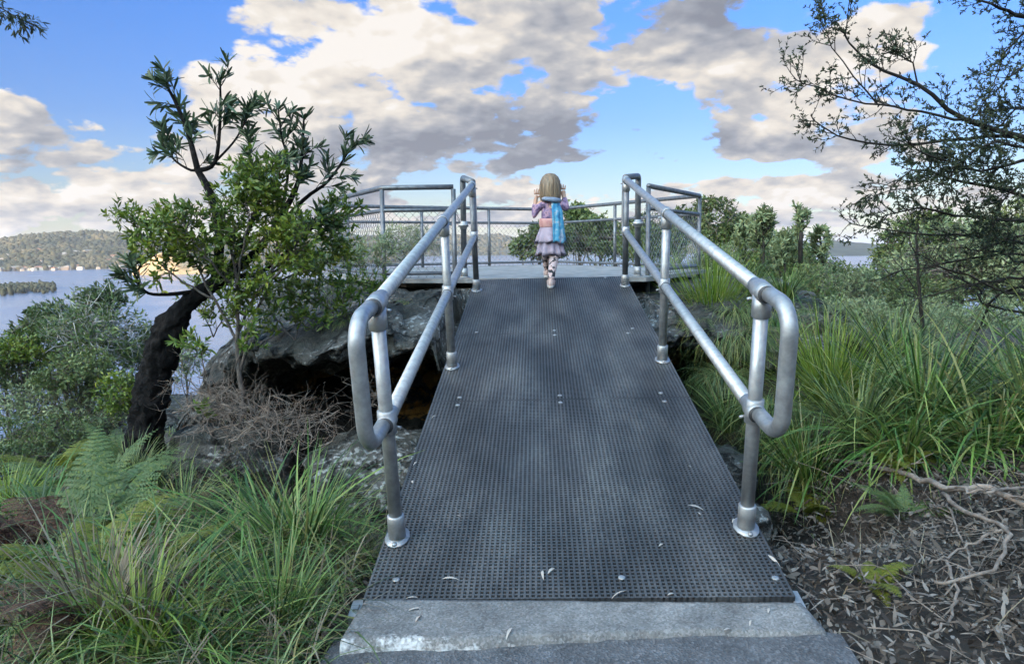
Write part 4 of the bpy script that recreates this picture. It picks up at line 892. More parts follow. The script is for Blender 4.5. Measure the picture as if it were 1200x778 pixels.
bushpx('slope_shrub', 'wispy olive shrub left of the grass tree', 945, 348, 8.0, 38, 40, .7, 520, 9, .055, .009, 'olive', r=.02, gap=.1)
bushpx('slope_shrub', 'grey shrub mass under the bare black branches', 1085, 385, 9.0, 62, 36, .9, 760, 9, .06, .010, 'greyleaf', r=.025, gap=.05)
bushpx('slope_shrub', 'grey green shrub at the right margin above the grass clumps', 1180, 385, 8.0, 60, 40, .9, 620, 9, .06, .010, 'greyleaf', r=.025, gap=.05)
bushpx('slope_shrub', 'low green shrub on the slope just past the rock ledge', 905, 352, 7.4, 36, 26, .6, 420, 9, .05, .009, 'greyleaf', r=.02, gap=.1)
bushpx('slope_shrub', 'mixed scrub directly beyond the grass tree', 1020, 340, 12, 44, 34, .9, 620, 9, .075, .013, 'olive', r=.025, gap=.1)
bushpx('slope_shrub', 'pale grey scrub filling the slope right of the lookout corner', 830, 318, 9.5, 36, 30, .8, 560, 9, .065, .010, 'greyleaf', r=.02, gap=.0)
bushpx('slope_shrub', 'green scrub under the young banksias on the right skyline', 930, 318, 11.5, 60, 30, 1.0, 900, 9, .08, .012, 'olive', r=.03, gap=.0)
bushpx('slope_shrub', 'grey scrub just above the grass tree top', 1000, 372, 7.0, 50, 26, .7, 520, 9, .05, .008, 'greyleaf', r=.02, gap=.0)
bushpx('slope_shrub', 'feathery grey scrub between the dead sapling and the right margin', 1130, 390, 7.0, 70, 34, .8, 700, 9, .05, .008, 'greyleaf', r=.02, gap=-.05)
bushpx('slope_shrub', 'dark green scrub under the broad grey green crown', 1060, 350, 12.5, 60, 34, 1.0, 800, 9, .09, .013, 'deep', r=.03, gap=.0)
bushpx('slope_shrub', 'dark mound of heath behind the right gate post', 765, 285, 13, 40, 34, 1.0, 700, 9, .10, .016, 'olive', r=.03, gap=.05)
# upright young banksias on the right skyline
def sapling(u, vt, vb, y, label, n=7, dark=False):
    p = Plant(); m = p.limb([P(u, vb, y), P(u+2, (vb+vt)/2, y), P(u-1, vt, y)], .03, .010, 12, 6)
    ls = [m[5:]]; s = (y-CAM[1])/FPX
    for k in range(n):
        t = RNG.uniform(.35, .9); i = int(t*(len(m)-1)); a = RNG.uniform(0, 6.28); e = m[i]+np.array([math.cos(a)*14*s*(1.2-t), math.sin(a)*14*s*(1.2-t), (1.05-t)*34*s+8*s]); ls.append(p.limb([m[i], m[i]*.5+e*.5+np.array([math.cos(a), math.sin(a), -.3])*4*s, e], .012, .006, 6, 5))
    for l in ls:
        t = p.twigs(l, 7, 7*s, .2, (.4, .9), .3, .006); t.append(l[-3:]); p.leaves(t, 16, 7.5*s, .9*s, (.5, 1.1), .1, 5)
    return p.build('banksia_sapling', label, 'tree', 'bark_dark', 'greyleaf' if not dark else 'banksia', (.3, .7, 1, .9, .4), 'young banksias on the right skyline')
sapling(893, 247, 335, 10.5, 'tall young banksia with tiered upright shoots left of its neighbours on the right skyline', 8)
sapling(937, 250, 350, 10, 'young banksia with a dark flower spike stem, tallest right of centre skyline', 6)
sapling(872, 262, 335, 11.5, 'small young banksia at the left end of the skyline row', 4)
sapling(962, 275, 350, 10.5, 'short young banksia at the right end of the skyline row', 5)
sapling(918, 285, 345, 9.5, 'shortest young banksia low between the two tall skyline ones', 5)
mb = MB(); mb.tube([P(938, 330, 9.6), P(938, 285, 9.6), P(939, 272, 9.6)], [.035, .04, .03], 8); tag(mb.build('dead_stump', G['bark_dark']), 'thin dark dead stem standing among the young banksias', 'dead stem')

# --- overhanging tea-tree from the right
tt_ = Plant(); y0 = 2.5
def PX(pts): return [P(*q) for q in pts]
tk = tt_.limb(PX([(1330, 560, 2.9), (1310, 420, 2.8), (1290, 280, 2.7), (1270, 190, 2.6), (1260, 60, 2.6), (1250, -80, 2.6)]), .09, .04, 20, 10)
L_ = [tt_.limb(PX([(1275, 200, 2.6), (1200, 163, 2.5), (1130, 140, 2.45), (1075, 98, 2.4), (1020, 76, 2.35), (990, 42, 2.3)]), .022, .004, 18, 6, .006),
      tt_.limb(PX([(1130, 140, 2.45), (1080, 130, 2.4), (1030, 124, 2.3), (975, 112, 2.3), (930, 92, 2.25)]), .010, .003, 14, 5, .006),
      tt_.limb(PX([(1275, 210, 2.6), (1190, 160, 2.55), (1110, 165, 2.5), (1040, 170, 2.5), (980, 158, 2.4), (950, 135, 2.4)]), .015, .003, 16, 5, .006),
      tt_.limb(PX([(1270, 190, 2.6), (1200, 190, 2.4), (1150, 200, 2.2), (1090, 185, 2.1), (1060, 165, 2.1)]), .014, .003, 14, 5, .006),
      tt_.limb(PX([(1285, 260, 2.7), (1200, 230, 2.6), (1130, 215, 2.5), (1070, 200, 2.45), (1040, 230, 2.4)]), .016, .003, 14, 5, .006),
      tt_.limb(PX([(1290, 280, 2.7), (1210, 260, 2.5), (1140, 255, 2.4), (1080, 245, 2.3), (1030, 255, 2.3)]), .016, .003, 14, 5, .006),
      tt_.limb(PX([(1295, 300, 2.7), (1200, 285, 2.8), (1120, 275, 2.9), (1050, 272, 3.0), (995, 262, 3.0)]), .014, .003, 14, 5, .006),
      tt_.limb(PX([(1255, 20, 2.6), (1200, 20, 2.5), (1160, 5, 2.4), (1115, -10, 2.4)]), .018, .003, 12, 5, .006),
      tt_.limb(PX([(1258, 80, 2.6), (1210, 75, 2.5), (1180, 95, 2.4), (1150, 120, 2.3)]), .012, .003, 12, 5, .006),
      tt_.limb(PX([(1258, 60, 2.6), (1220, 30, 2.6), (1180, 60, 2.6), (1165, 100, 2.6)]), .012, .003, 12, 5, .006),
      tt_.limb(PX([(1075, 98, 2.4), (1068, 75, 2.4), (1050, 65, 2.4), (1035, 60, 2.4)]), .006, .002, 8, 5, .004),
      tt_.limb(PX([(1030, 124, 2.3), (1000, 90, 2.3), (975, 55, 2.3), (965, 20, 2.3)]), .006, .002, 8, 5, .004),
      tt_.limb(PX([(1270, 190, 2.6), (1215, 180, 2.3), (1170, 165, 2.2), (1130, 185, 2.1), (1110, 215, 2.1)]), .012, .003, 14, 5, .006),
      tt_.limb(PX([(1285, 260, 2.7), (1220, 215, 2.3), (1185, 225, 2.2), (1160, 255, 2.2)]), .012, .003, 14, 5, .006),
      tt_.limb(PX([(1290, 290, 2.7), (1225, 275, 2.5), (1180, 280, 2.5), (1140, 300, 2.5)]), .012, .003, 14, 5, .006),
      tt_.limb(PX([(1275, 200, 2.6), (1225, 135, 2.5), (1190, 130, 2.5), (1160, 160, 2.5)]), .012, .003, 14, 5, .006)]
for i, l in enumerate(L_):
    k = .25 if i in (0, 2) else .2
    t = tt_.twigs(l, [22, 20, 24, 34, 36, 34, 20, 18, 20, 18, 11, 12, 36, 36, 28, 28][i], .16, .3 if i < 7 else .15, (.4, 1.2), .12, .003, sub=4, subL=.6)
    tt_.leaves(t, 11, .024, .0046, (.4, 1.3), .15, 3)
# bare lower limbs
for q in ([(1300, 340, 2.8), (1200, 345, 2.9), (1120, 320, 3.0), (1080, 300, 3.1)], [(1310, 380, 2.8), (1220, 372, 3.0), (1150, 352, 3.2), (1145, 335, 3.2), (1095, 310, 3.3)], [(1310, 400, 2.8), (1200, 335, 3.0), (1155, 368, 3.2), (1135, 415, 3.3), (1130, 440, 3.3)], [(1300, 330, 2.8), (1215, 300, 2.8), (1100, 310, 2.9), (1040, 322, 3.0)], [(1310, 390, 2.8), (1230, 330, 2.7), (1180, 300, 2.7), (1120, 290, 2.7)], [(1305, 360, 2.8), (1210, 325, 2.8), (1140, 335, 2.8), (1070, 350, 2.9)]):
    l = tt_.limb(PX(q), .014, .003, 16, 6, .01); t = tt_.twigs(l, 16, .24, .2, (.4, 1.2), .0, .003, sub=3, subL=.6)
    tt_.leaves(t[::3], 5, .022, .004, (.4, 1.3), .15, 2)
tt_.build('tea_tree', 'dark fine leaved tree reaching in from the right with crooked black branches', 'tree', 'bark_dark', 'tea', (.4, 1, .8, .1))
dl = Plant(); l = dl.limb(PX([(1075, 222, 2.0), (1050, 222, 2.0), (1030, 228, 2.0), (1016, 236, 2.0)]), .004, .0015, 8, 4)
t = dl.twigs(l, 8, .07, .2, (.4, 1.2), -.2, .002); dl.leaves(t, 6, .06, .007, (.3, .9), .2, 2, .9)
dl.build('gum_sprig', 'drooping sprig of longer gum leaves hanging below the dark branches', 'branch', 'bark_dark', 'tea', (.2, 1, .8, .1), wood_name='twig', leaf_name='leaves')
# dead thin sapling in front of the right tree
ds = Plant(); m = ds.limb(PX([(1082, 405, 4.6), (1078, 350, 4.6), (1074, 300, 4.6), (1076, 262, 4.6)]), .022, .006, 14, 6, .006)
for q in ([(1078, 350, 4.6), (1060, 320, 4.6), (1045, 300, 4.6)], [(1076, 330, 4.6), (1090, 300, 4.5), (1105, 280, 4.5)], [(1080, 385, 4.6), (1062, 360, 4.6), (1055, 335, 4.6)], [(1074, 300, 4.6), (1066, 280, 4.6), (1068, 262, 4.6)]):
    l = ds.limb(PX(q), .007, .002, 8, 4, .006); ds.twigs(l, 5, .18, .2, (.4, 1.1), .3, .002, sub=2)
ds.twigs(m, 12, .2, .2, (.5, 1.2), .2, .002, sub=2)
ds.build('dead_sapling', 'thin bare dead sapling in front of the broad grey green crown', 'tree', 'bark_dark', 'tea')
# sprig in the top left corner
tl = Plant(); l = tl.limb(PX([(-70, -30, 1.2), (-30, -5, 1.2), (5, 12, 1.2), (25, 25, 1.2)]), .006, .0015, 10, 5)
t = tl.twigs(l, 18, .09, .35, (.4, 1.2), -.25, .0018, sub=2); tl.leaves(t, 7, .035, .0036, (.3, .9), .2, 2, .5)
tl.build('gum_branch', 'dark leafy branch tip poking into the top left corner', 'branch', 'bark_dark', 'tea', (.2, 1, .8, .1), wood_name='twig', leaf_name='leaves')

# --- fallen branches at the lower right
def fallen(pts, r0, r1, label, ntw=8, tl=.25):
    p = Plant(); l = p.limb(pts, r0, r1, 22, 8, .006)
    if ntw: p.twigs(l, ntw, tl, .25, (.4, 1.1), .05, r1*.5, sub=2, subL=.6)
    return p.build('fallen_branch', label, 'branch', 'dead', 'litter', group='fallen branches on the leaf litter', wood_name='limb')
def g3(u, v, h=.05, it=8):
    y = 1.
    for _ in range(it):
        z = float(gh(*(P(u, v, y)[:2])))+h; q = Pz(u, v, z); y = .5*y+.5*float(np.clip(q[1], -1, 5))
    return P(u, v, y)
fallen([g3(965, 538, .06), g3(1030, 548, .06), g3(1080, 562, .10), g3(1110, 572, .12), g3(1160, 570, .16), g3(1215, 605, .14)], .014, .016, 'thick brown fallen limb running off the right edge under the grass clumps', 4, .2)
fallen([g3(1105, 578, .10), g3(1130, 600, .12), g3(1165, 610, .14), g3(1182, 628, .13), g3(1160, 668, .09), g3(1095, 682, .05)], .011, .006, 'hooked grey branch curving back over the leaf litter', 6)
fallen([g3(1180, 618, .14), g3(1150, 632, .1), g3(1090, 660, .06)], .008, .004, 'short straight grey stick crossing the hooked branch', 4)
fallen([g3(1108, 655, .06), g3(1120, 690, .05), g3(1112, 725, .05), g3(1085, 750, .04)], .007, .004, 'thin crooked stick lying toward the bottom right', 4)
fallen([g3(1110, 590, .08), g3(1130, 640, .07), g3(1140, 690, .06)], .005, .003, 'slender bent twig beside the hooked branch', 5)
fallen([g3(1200, 570, .14), g3(1150, 575, .2), g3(1105, 572, .14)], .008, .006, 'pale dead stick touching the right margin', 3)

# ------------------------------------------------------------------ the child
def skin_mesh(name, verts, edges, radii, mat, parent, root=0, sub=2):
    me = bpy.data.meshes.new(name); me.from_pydata([tuple(v) for v in verts], edges, []); me.update()
    o = bpy.data.objects.new(name, me); COL.objects.link(o)
    sk = o.modifiers.new('skin', 'SKIN'); sk.use_smooth_shade = True; sk.branch_smoothing = .4
    for i, r_ in enumerate(radii):
        sv = me.skin_vertices[0].data[i]; sv.radius = (r_, r_) if np.isscalar(r_) else r_; sv.use_root = (i == root)
    sb = o.modifiers.new('sub', 'SUBSURF'); sb.levels = sb.render_levels = sub
    dg = bpy.context.evaluated_depsgraph_get(); m2 = bpy.data.meshes.new_from_object(o.evaluated_get(dg), depsgraph=dg)
    bpy.data.objects.remove(o); m2.name = name; m2.materials.clear()
    ob = link(name, m2, mat, parent); return ob
def child():
    d = ray(647, 337); n_ = ramp(0, 0, 1)-ramp(0, 0, 0); k = ((ramp(0, 0, .0)-CAM)@n_)/(d@n_); foot = CAM+d*k
    X0 = foot[0]-.015; Y0 = foot[1]+.16; Z0 = foot[2]
    root = empty('person', (X0, Y0, Z0)); tag(root, 'small fair haired child in a lilac tutu walking off the ramp with both hands raised', 'person')
    def W(p): return np.array([X0+p[0], Y0+p[1], Z0+p[2]])
    skin = noise_mat('skin', [(.3, (0.350, 0.203, 0.140)), (.7, (0.420, 0.259, 0.189))], 6, 3, .55, 0, 0)
    jacket = noise_mat('floral_jacket', [(.30, (0.028, 0.021, 0.042)), (.42, (0.112, 0.070, 0.140)), (.52, (0.224, 0.154, 0.252)), (.62, (0.350, 0.210, 0.252)), (.72, (0.084, 0.056, 0.112))], 26, 3, .8, 0, .3, .004)
    belt = noise_mat('pink_belt', [(.3, (0.350, 0.140, 0.140)), (.6, (0.420, 0.231, 0.210))], 20, 3, .8, 0, .2, .003)
    tulle = noise_mat('lilac_tulle', [(.3, (0.210, 0.168, 0.217)), (.6, (0.322, 0.266, 0.322))], 14, 4, .85, 0, .2, .004)
    legm, nt, b = mat_new('spotted_leggings'); tc = nd(nt, 'ShaderNodeTexCoord'); n = nd(nt, 'ShaderNodeTexNoise', Scale=24., Detail=1.); cr = ramp_node(nt, [(.0, (0.434, 0.322, 0.308)), (.54, (0.434, 0.322, 0.308)), (.58, (0.021, 0.021, 0.025)), (1, (0.014, 0.014, 0.014))]); nt.links.new(tc.outputs['Object'], n.inputs['Vector']); nt.links.new(n.outputs[0], cr.inputs[0]); nt.links.new(cr.outputs[0], b.inputs['Base Color']); b.inputs['Roughness'].default_value = .8
    shoe = noise_mat('pale_pink_shoe', [(.3, (0.350, 0.231, 0.196)), (.7, (0.476, 0.350, 0.308))], 20, 3, .6, 0, 0)
    solem = noise_mat('shoe_sole', [(.3, (0.350, 0.315, 0.294)), (.7, (0.455, 0.420, 0.392))], 20, 3, .7, 0, 0)
    blue = noise_mat('blue_patterned_cloth', [(.30, (0.021, 0.112, 0.252)), (.43, (0.035, 0.210, 0.364)), (.53, (0.084, 0.294, 0.420)), (.62, (0.315, 0.364, 0.434)), (.72, (0.070, 0.140, 0.252))], 17, 4, .8, 0, .3, .004)
    hairm, nt, b = mat_new('fair_hair'); tc = nd(nt, 'ShaderNodeTexCoord'); mp = nd(nt, 'ShaderNodeMapping'); mp.inputs['Scale'].default_value = (60, 60, 5); n = nd(nt, 'ShaderNodeTexNoise', Scale=1.6, Detail=5.); cr = ramp_node(nt, [(.3, (0.068, 0.042, 0.024)), (.5, (0.147, 0.100, 0.058)), (.7, (0.236, 0.173, 0.105))]); nt.links.new(tc.outputs['Object'], mp.inputs[0]); nt.links.new(mp.outputs[0], n.inputs['Vector']); nt.links.new(n.outputs[0], cr.inputs[0]); nt.links.new(cr.outputs[0], b.inputs['Base Color']); b.inputs['Roughness'].default_value = .5; bump(nt, b, n.outputs[0], .6, .006)
    # feet: near foot on the deck, far foot ahead on the platform
    fl, fr2 = np.array([-.045, .27, ZF-Z0]), np.array([.015, -.16, .0])
    v = []; e = []; rr = []
    def add(p, r_, par=None):
        v.append(W(p)); rr.append(r_)
        if par is not None: e.append((par, len(v)-1))
        return len(v)-1
    hip = add((0, .03, .50), .075); w_ = add((0, .03, .58), .075, hip); ch = add((0, .035, .72), .082, w_); nb = add((0, .035, .815), .05, ch); nk = add((0, .04, .85), .032, nb); hd = add((0, .045, .90), .055, nk); hd2 = add((0, .055, .955), .083, hd); hd3 = add((0, .05, 1.01), .068, hd2)
    nose = add((0, .145, .94), .009, hd2)
    for s, f, kn in ((-1, fl, (-.05, .20, .30)), (1, fr2, (.035, -.02, .27))):
        a = add((s*.05, .03, .46), .062, hip); k_ = add(kn, .040, a); an = add(f+np.array([0, -.0, .06]), .027, k_); toe = add(f+np.array([s*.01, .09, .022]), .022, an)
    arms = []
    for s, el, wr, hd_ in ((-1, (-.160, .02, .665), (-.142, .04, .825), (-.130, .045, .885)), (1, (.160, .04, .745), (.128, .09, .875), (.120, .095, .930))):
        sh = add((s*.105, .035, .795), .042, nb); e_ = add(el, .030, sh); w2 = add(wr, .022, e_); pm = add(hd_, (.030, .016), w2); arms.append((s, np.array(el), np.array(wr), np.array(hd_), pm))
    skin_mesh('body', v, e, rr, skin, root, 0, 2)
    # fingers: four unequal and a thumb, rooted inside the palm
    for s, el, wr, hp, pm in arms:
        up_ = unit(hp-wr); sd = np.array([1., .25, 0]); 
        for q, (off, ln) in enumerate(((-.024, .046), (-.008, .054), (.008, .051), (.023, .040))):
            b0 = hp+sd*off*.8+up_*.004; m1 = b0+up_*ln*.6+sd*off*.35; t1 = m1+up_*ln*.45+np.array([0, .012, 0])+sd*off*.15
            mbf = MB(); mbf.tube([W(b0), W((b0+m1)/2), W(m1), W((m1+t1)/2), W(t1), W(t1+up_*.003)], [.0072, .0072, .0068, .0062, .0052, .002], 8); mbf.build('finger', skin, root)
        b0 = hp-up_*.022-sd*s*.016; mbf = MB(); mbf.tube([W(b0), W(b0-sd*s*.018+up_*.012), W(b0-sd*s*.026+up_*.03), W(b0-sd*s*.027+up_*.034)], [.009, .008, .006, .002], 8); mbf.build('thumb', skin, root)
    # ears and eyes
    for s in (-1, 1):
        m = MB(); m.ball(W((s*.083, .05, .94)), (.012, .02, .026), 8, 6); m.build('ear', skin, root)
        m = MB(); m.ball(W((s*.032, .131, .955)), .010, 8, 6); m.build('eye', G['bark_black'], root)
    m = MB(); m.ball(W((0, .130, .905)), (.02, .008, .006), 8, 6); m.build('mouth', belt, root)
    # leggings and shoes
    for s, f, kn in ((-1, fl, (-.05, .20, .30)), (1, fr2, (.035, -.02, .27))):
        f = np.asarray(f); kn = np.asarray(kn, float); a = np.array([s*.05, .03, .46]); an = f+np.array([0, 0, .075])
        m = MB(); m.tube([W(q) for q in curve([a, kn, kn*.5+an*.5+np.array([0, -.012, 0]), an], 18)], np.interp(np.linspace(0, 1, 19), [0, .35, .6, 1], [.066, .045, .040, .030]), 14); m.build('legging', legm, root)
        m = MB(); m.ball((0, 0, 0), 1, 16, 10); V = m.v[0].copy(); V = V*np.array([.040, .088, .045]); V[:, 2] = np.where(V[:, 2] < -.012, -.012, V[:, 2]); V[:, 2] *= 1+.5*(V[:, 1] < .01); V[:, 0] *= 1-.18*(V[:, 1] < -.02)
        sl = SL if s > 0 else 0
        V = np.stack([V[:, 0], V[:, 1]*math.cos(sl)-V[:, 2]*math.sin(sl), V[:, 1]*math.sin(sl)+V[:, 2]*math.cos(sl)], 1); m.v = [V+W(f+np.array([0, .03, .040]))]; so = m.build('shoe', shoe, root)
        m = MB(); kk = 16; pts = [(.038*math.cos(t_)*(1 if math.sin(t_) > 0 else .85), .088*math.sin(t_)) for t_ in np.linspace(0, 2*math.pi, kk+1)[:-1]]
        V = []
        for zz in (.003, .028):
            for x, y in pts: V.append(W(f+np.array([x, .03+y*math.cos(sl)-zz*math.sin(sl), zz+y*math.sin(sl)+.004*(sl > 0)])))
        m.add(V, [tuple(range(kk-1, -1, -1)), tuple(range(kk, 2*kk))]+[(i, (i+1) % kk, kk+(i+1) % kk, kk+i) for i in range(kk)]); m.build('sole', solem, so)
        m = MB(); m.tube([W(f+np.array([-.042, .035, .055])), W(f+np.array([0, .035, .09])), W(f+np.array([.042, .035, .055]))], .006, 6); m.build('strap', shoe, so)
    # jacket with sleeves
    v = []; e = []; rr = []
    a0 = add((0, .03, .57), (.092, .076)); a1 = add((0, .03, .66), (.094, .078), a0); a2 = add((0, .035, .75), (.098, .078), a1); a3 = add((0, .035, .80), (.078, .062), a2); a4 = add((0, .038, .835), .052, a3)
    for s, el, wr, hp, pm in arms:
        sh = add((s*.115, .035, .785), .052, a3); m1 = add((np.array([s*.115, .035, .785])+el)/2+np.array([s*.008, 0, 0]), .044, sh); e_ = add(el, .038, m1); w2 = add(wr*.7+el*.3, .031, e_); add(wr*.86+el*.14, .028, w2)
    skin_mesh('jacket', v, e, rr, jacket, root, 1, 2)
    m = MB(); ang = np.linspace(0, 2*math.pi, 41)[:-1]
    def lathe(mm, prof, ruf=0., k=11, seed=0., thick=0.):
        V = []; n = len(ang)
        for (r0, z, ru) in prof:
            for a in ang2: V.append(W((r0*(1+ru*math.sin(a*k+seed+2*math.sin(a*2)))*math.cos(a)*.90, .03+r0*(1+ru*math.sin(a*k+seed+2*math.sin(a*2)))*math.sin(a)*.80, z+ru*.10*math.sin(a*k*.5+seed)*.6)))
        n = len(ang2); mm.add(V, [(i*n+j, i*n+(j+1) % n, (i+1)*n+(j+1) % n, (i+1)*n+j) for i in range(len(prof)-1) for j in range(n)])
    ang2 = np.linspace(0, 2*math.pi, 97)[:-1]
    lathe(m, [(.112, .575, 0), (.118, .60, .01), (.120, .63, .01), (.114, .655, 0), (.108, .655, 0), (.108, .575, 0)]); m.build('belt', belt, root)
    m = MB(); lathe(m, [(.100, .585, 0), (.118, .55, .03), (.138, .50, .06), (.150, .45, .09), (.154, .425, .17), (.150, .427, .17), (.13, .50, .05), (.1, .58, 0)]); sk = m.build('tutu', tulle, root)
    m = MB(); lathe(m, [(.095, .55, 0), (.118, .47, .03), (.132, .40, .06), (.142, .34, .10), (.146, .305, .18), (.142, .307, .18), (.12, .42, .05), (.095, .54, 0)], k=13, seed=1.3); m.build('frill', tulle, sk)
    # bobbed hair: cap over crown, back and sides, face left open
    m = MB(); prof = [(.012, 1.075), (.045, 1.068), (.072, 1.045), (.090, 1.01), (.098, .97), (.100, .93), (.099, .89), (.096, .86), (.088, .835), (.076, .822)]
    aa = np.linspace(R(140), R(400), 60); V = []; 
    for i, (r0, z) in enumerate(prof):
        for j, a in enumerate(aa):
            op = 1.0; a_ = a if i > 3 else R(270)+(a-R(270))*(1+.38*(4-i)/4)
            st = 1+.03*math.sin(j*2.3)+.02*math.sin(j*5.1+i*.4); V.append(W((r0*st*.90*math.cos(a_), .045+r0*.95*st*math.sin(a_), z+(.010*math.sin(j*1.7)+.008*math.sin(j*3.9) if i > 7 else 0))))
    n = 60; Fq = [(i*n+j, i*n+j+1, (i+1)*n+j+1, (i+1)*n+j) for i in range(len(prof)-1) for j in range(n-1)]
    m.add(V, Fq); ho = m.build('hair', hairm, root); so = ho.modifiers.new('thick', 'SOLIDIFY'); so.thickness = .014; so.offset = -1
    # blue cloth hanging from the neck down the right side of the back
    m = MB(); V = []; nu_, nv_ = 22, 26
    for i in range(nv_):
        t = i/(nv_-1); z = .855-.43*t
        for j in range(nu_):
            s = j/(nu_-1); a0_, a1_ = R(279), R(341+16*t); a = a0_+(a1_-a0_)*s; r0 = .062+.042*min(1, t*3.2)+.014*t+.007*math.sin(s*17+3*t)*min(1, t*2)
            V.append(W((r0*math.cos(a)*1.1+.012*t, .035+r0*math.sin(a)*1.02, z+.012*math.sin(s*9)*t+(.03*(1-t)*s if t < .2 else 0))))
    m.add(V, [(i*nu_+j, i*nu_+j+1, (i+1)*nu_+j+1, (i+1)*nu_+j) for i in range(nv_-1) for j in range(nu_-1)]); o = m.build('blue_cape', blue, root); so = o.modifiers.new('thick', 'SOLIDIFY'); so.thickness = .008
    m = MB(); m.tube([W(q) for q in curve([(-.075, .02, .845), (-.04, -.05, .84), (.03, -.065, .83), (.085, -.01, .825), (.09, .06, .825)], 18)], np.interp(np.linspace(0, 1, 19), [0, .5, 1], [.015, .026, .018]), 10); m.build('hood', noise_mat('grey_blue_hood', [(.3, (.08, .12, .18)), (.6, (.18, .22, .29)), (.75, (.3, .28, .34))], 18, 3, .85, 0, .3, .004), root)
child()
bpy.data.objects['person'].rotation_euler = (0, 0, -.07)

# ------------------------------------------------------------------ water, far shore, hills
WZ = -55.
wat, nt, b = mat_new('estuary_water'); L = nt.links.new
b.inputs['Base Color'].default_value = (.12, .15, .22, 1); b.inputs['Roughness'].default_value = .16; b.inputs['IOR'].default_value = 1.33
tc = nd(nt, 'ShaderNodeTexCoord'); mp = nd(nt, 'ShaderNodeMapping'); mp.inputs['Scale'].default_value = (1., .45, 1.); mp.inputs['Rotation'].default_value = (0, 0, .4)
n1 = nd(nt, 'ShaderNodeTexNoise', Scale=.22, Detail=7., Roughness=.6); n2 = nd(nt, 'ShaderNodeTexNoise', Scale=.01, Detail=3.); L(tc.outputs['Object'], mp.inputs[0]); L(mp.outputs[0], n1.inputs['Vector']); L(tc.outputs['Object'], n2.inputs['Vector'])
bump(nt, b, n1.outputs[0], .28, 1.6); mr = nd(nt, 'ShaderNodeMapRange'); mr.inputs['To Min'].default_value = .08; mr.inputs['To Max'].default_value = .34; L(n2.outputs[0], mr.inputs[0]); L(mr.outputs[0], b.inputs['Roughness'])
mb = MB(); S_ = 42000; mb.add([(-S_, -S_, WZ), (S_, -S_, WZ), (S_, S_, WZ), (-S_, S_, WZ)], [(0, 1, 2, 3)]); tag(mb.build('water', wat, smooth=False), kind='structure')

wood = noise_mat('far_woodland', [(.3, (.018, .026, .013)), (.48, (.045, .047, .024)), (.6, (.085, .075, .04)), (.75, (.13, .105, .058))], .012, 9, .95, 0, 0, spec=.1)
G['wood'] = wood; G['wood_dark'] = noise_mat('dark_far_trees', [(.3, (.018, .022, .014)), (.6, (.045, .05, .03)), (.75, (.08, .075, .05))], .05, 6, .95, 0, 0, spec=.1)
bare = noise_mat('bare_sandstone_bluff', [(.3, (.3, .19, .09)), (.5, (.42, .28, .14)), (.72, (.5, .36, .2))], .06, 7, .95, 0, 0, spec=.1)
sand = noise_mat('sand_flat', [(.3, (.16, .15, .13)), (.7, (.3, .27, .23))], .02, 6, .9, 0, 0, spec=.1)
def blob_unit(nu, nv):
    m = MB(); m.ball((0, 0, 0), 1, nu, nv); V = m.v[0]; tri = []
    for f in m.f: tri.append((f[0], f[1], f[2], f[2]) if len(f) == 3 else f)
    return V, tri
def canopy(name, C_, Rr, mat, nu=6, nv=4):
    V0, f0 = blob_unit(nu, nv); fq = [f for f in f0 if f[2] != f[3]]; ft = [f[:3] for f in f0 if f[2] == f[3]]
    n = len(C_); V = (C_[:, None, :]+V0[None]*Rr[:, None, :]*(1+RNG.normal(0, .14, (n, len(V0), 1)))).reshape(-1, 3)
    tr = np.array(ft+[(f[0], f[1], f[2]) for f in fq]+[(f[0], f[2], f[3]) for f in fq]); T3 = (tr[None]+(np.arange(n)*len(V0))[:, None, None]).reshape(-1, 3)
    return link(name, np_mesh(name, V, T3), mat)
def pol(u, dist):
    d = ray(u, 288); h = unit(np.array([d[0], d[1]])); return h*dist
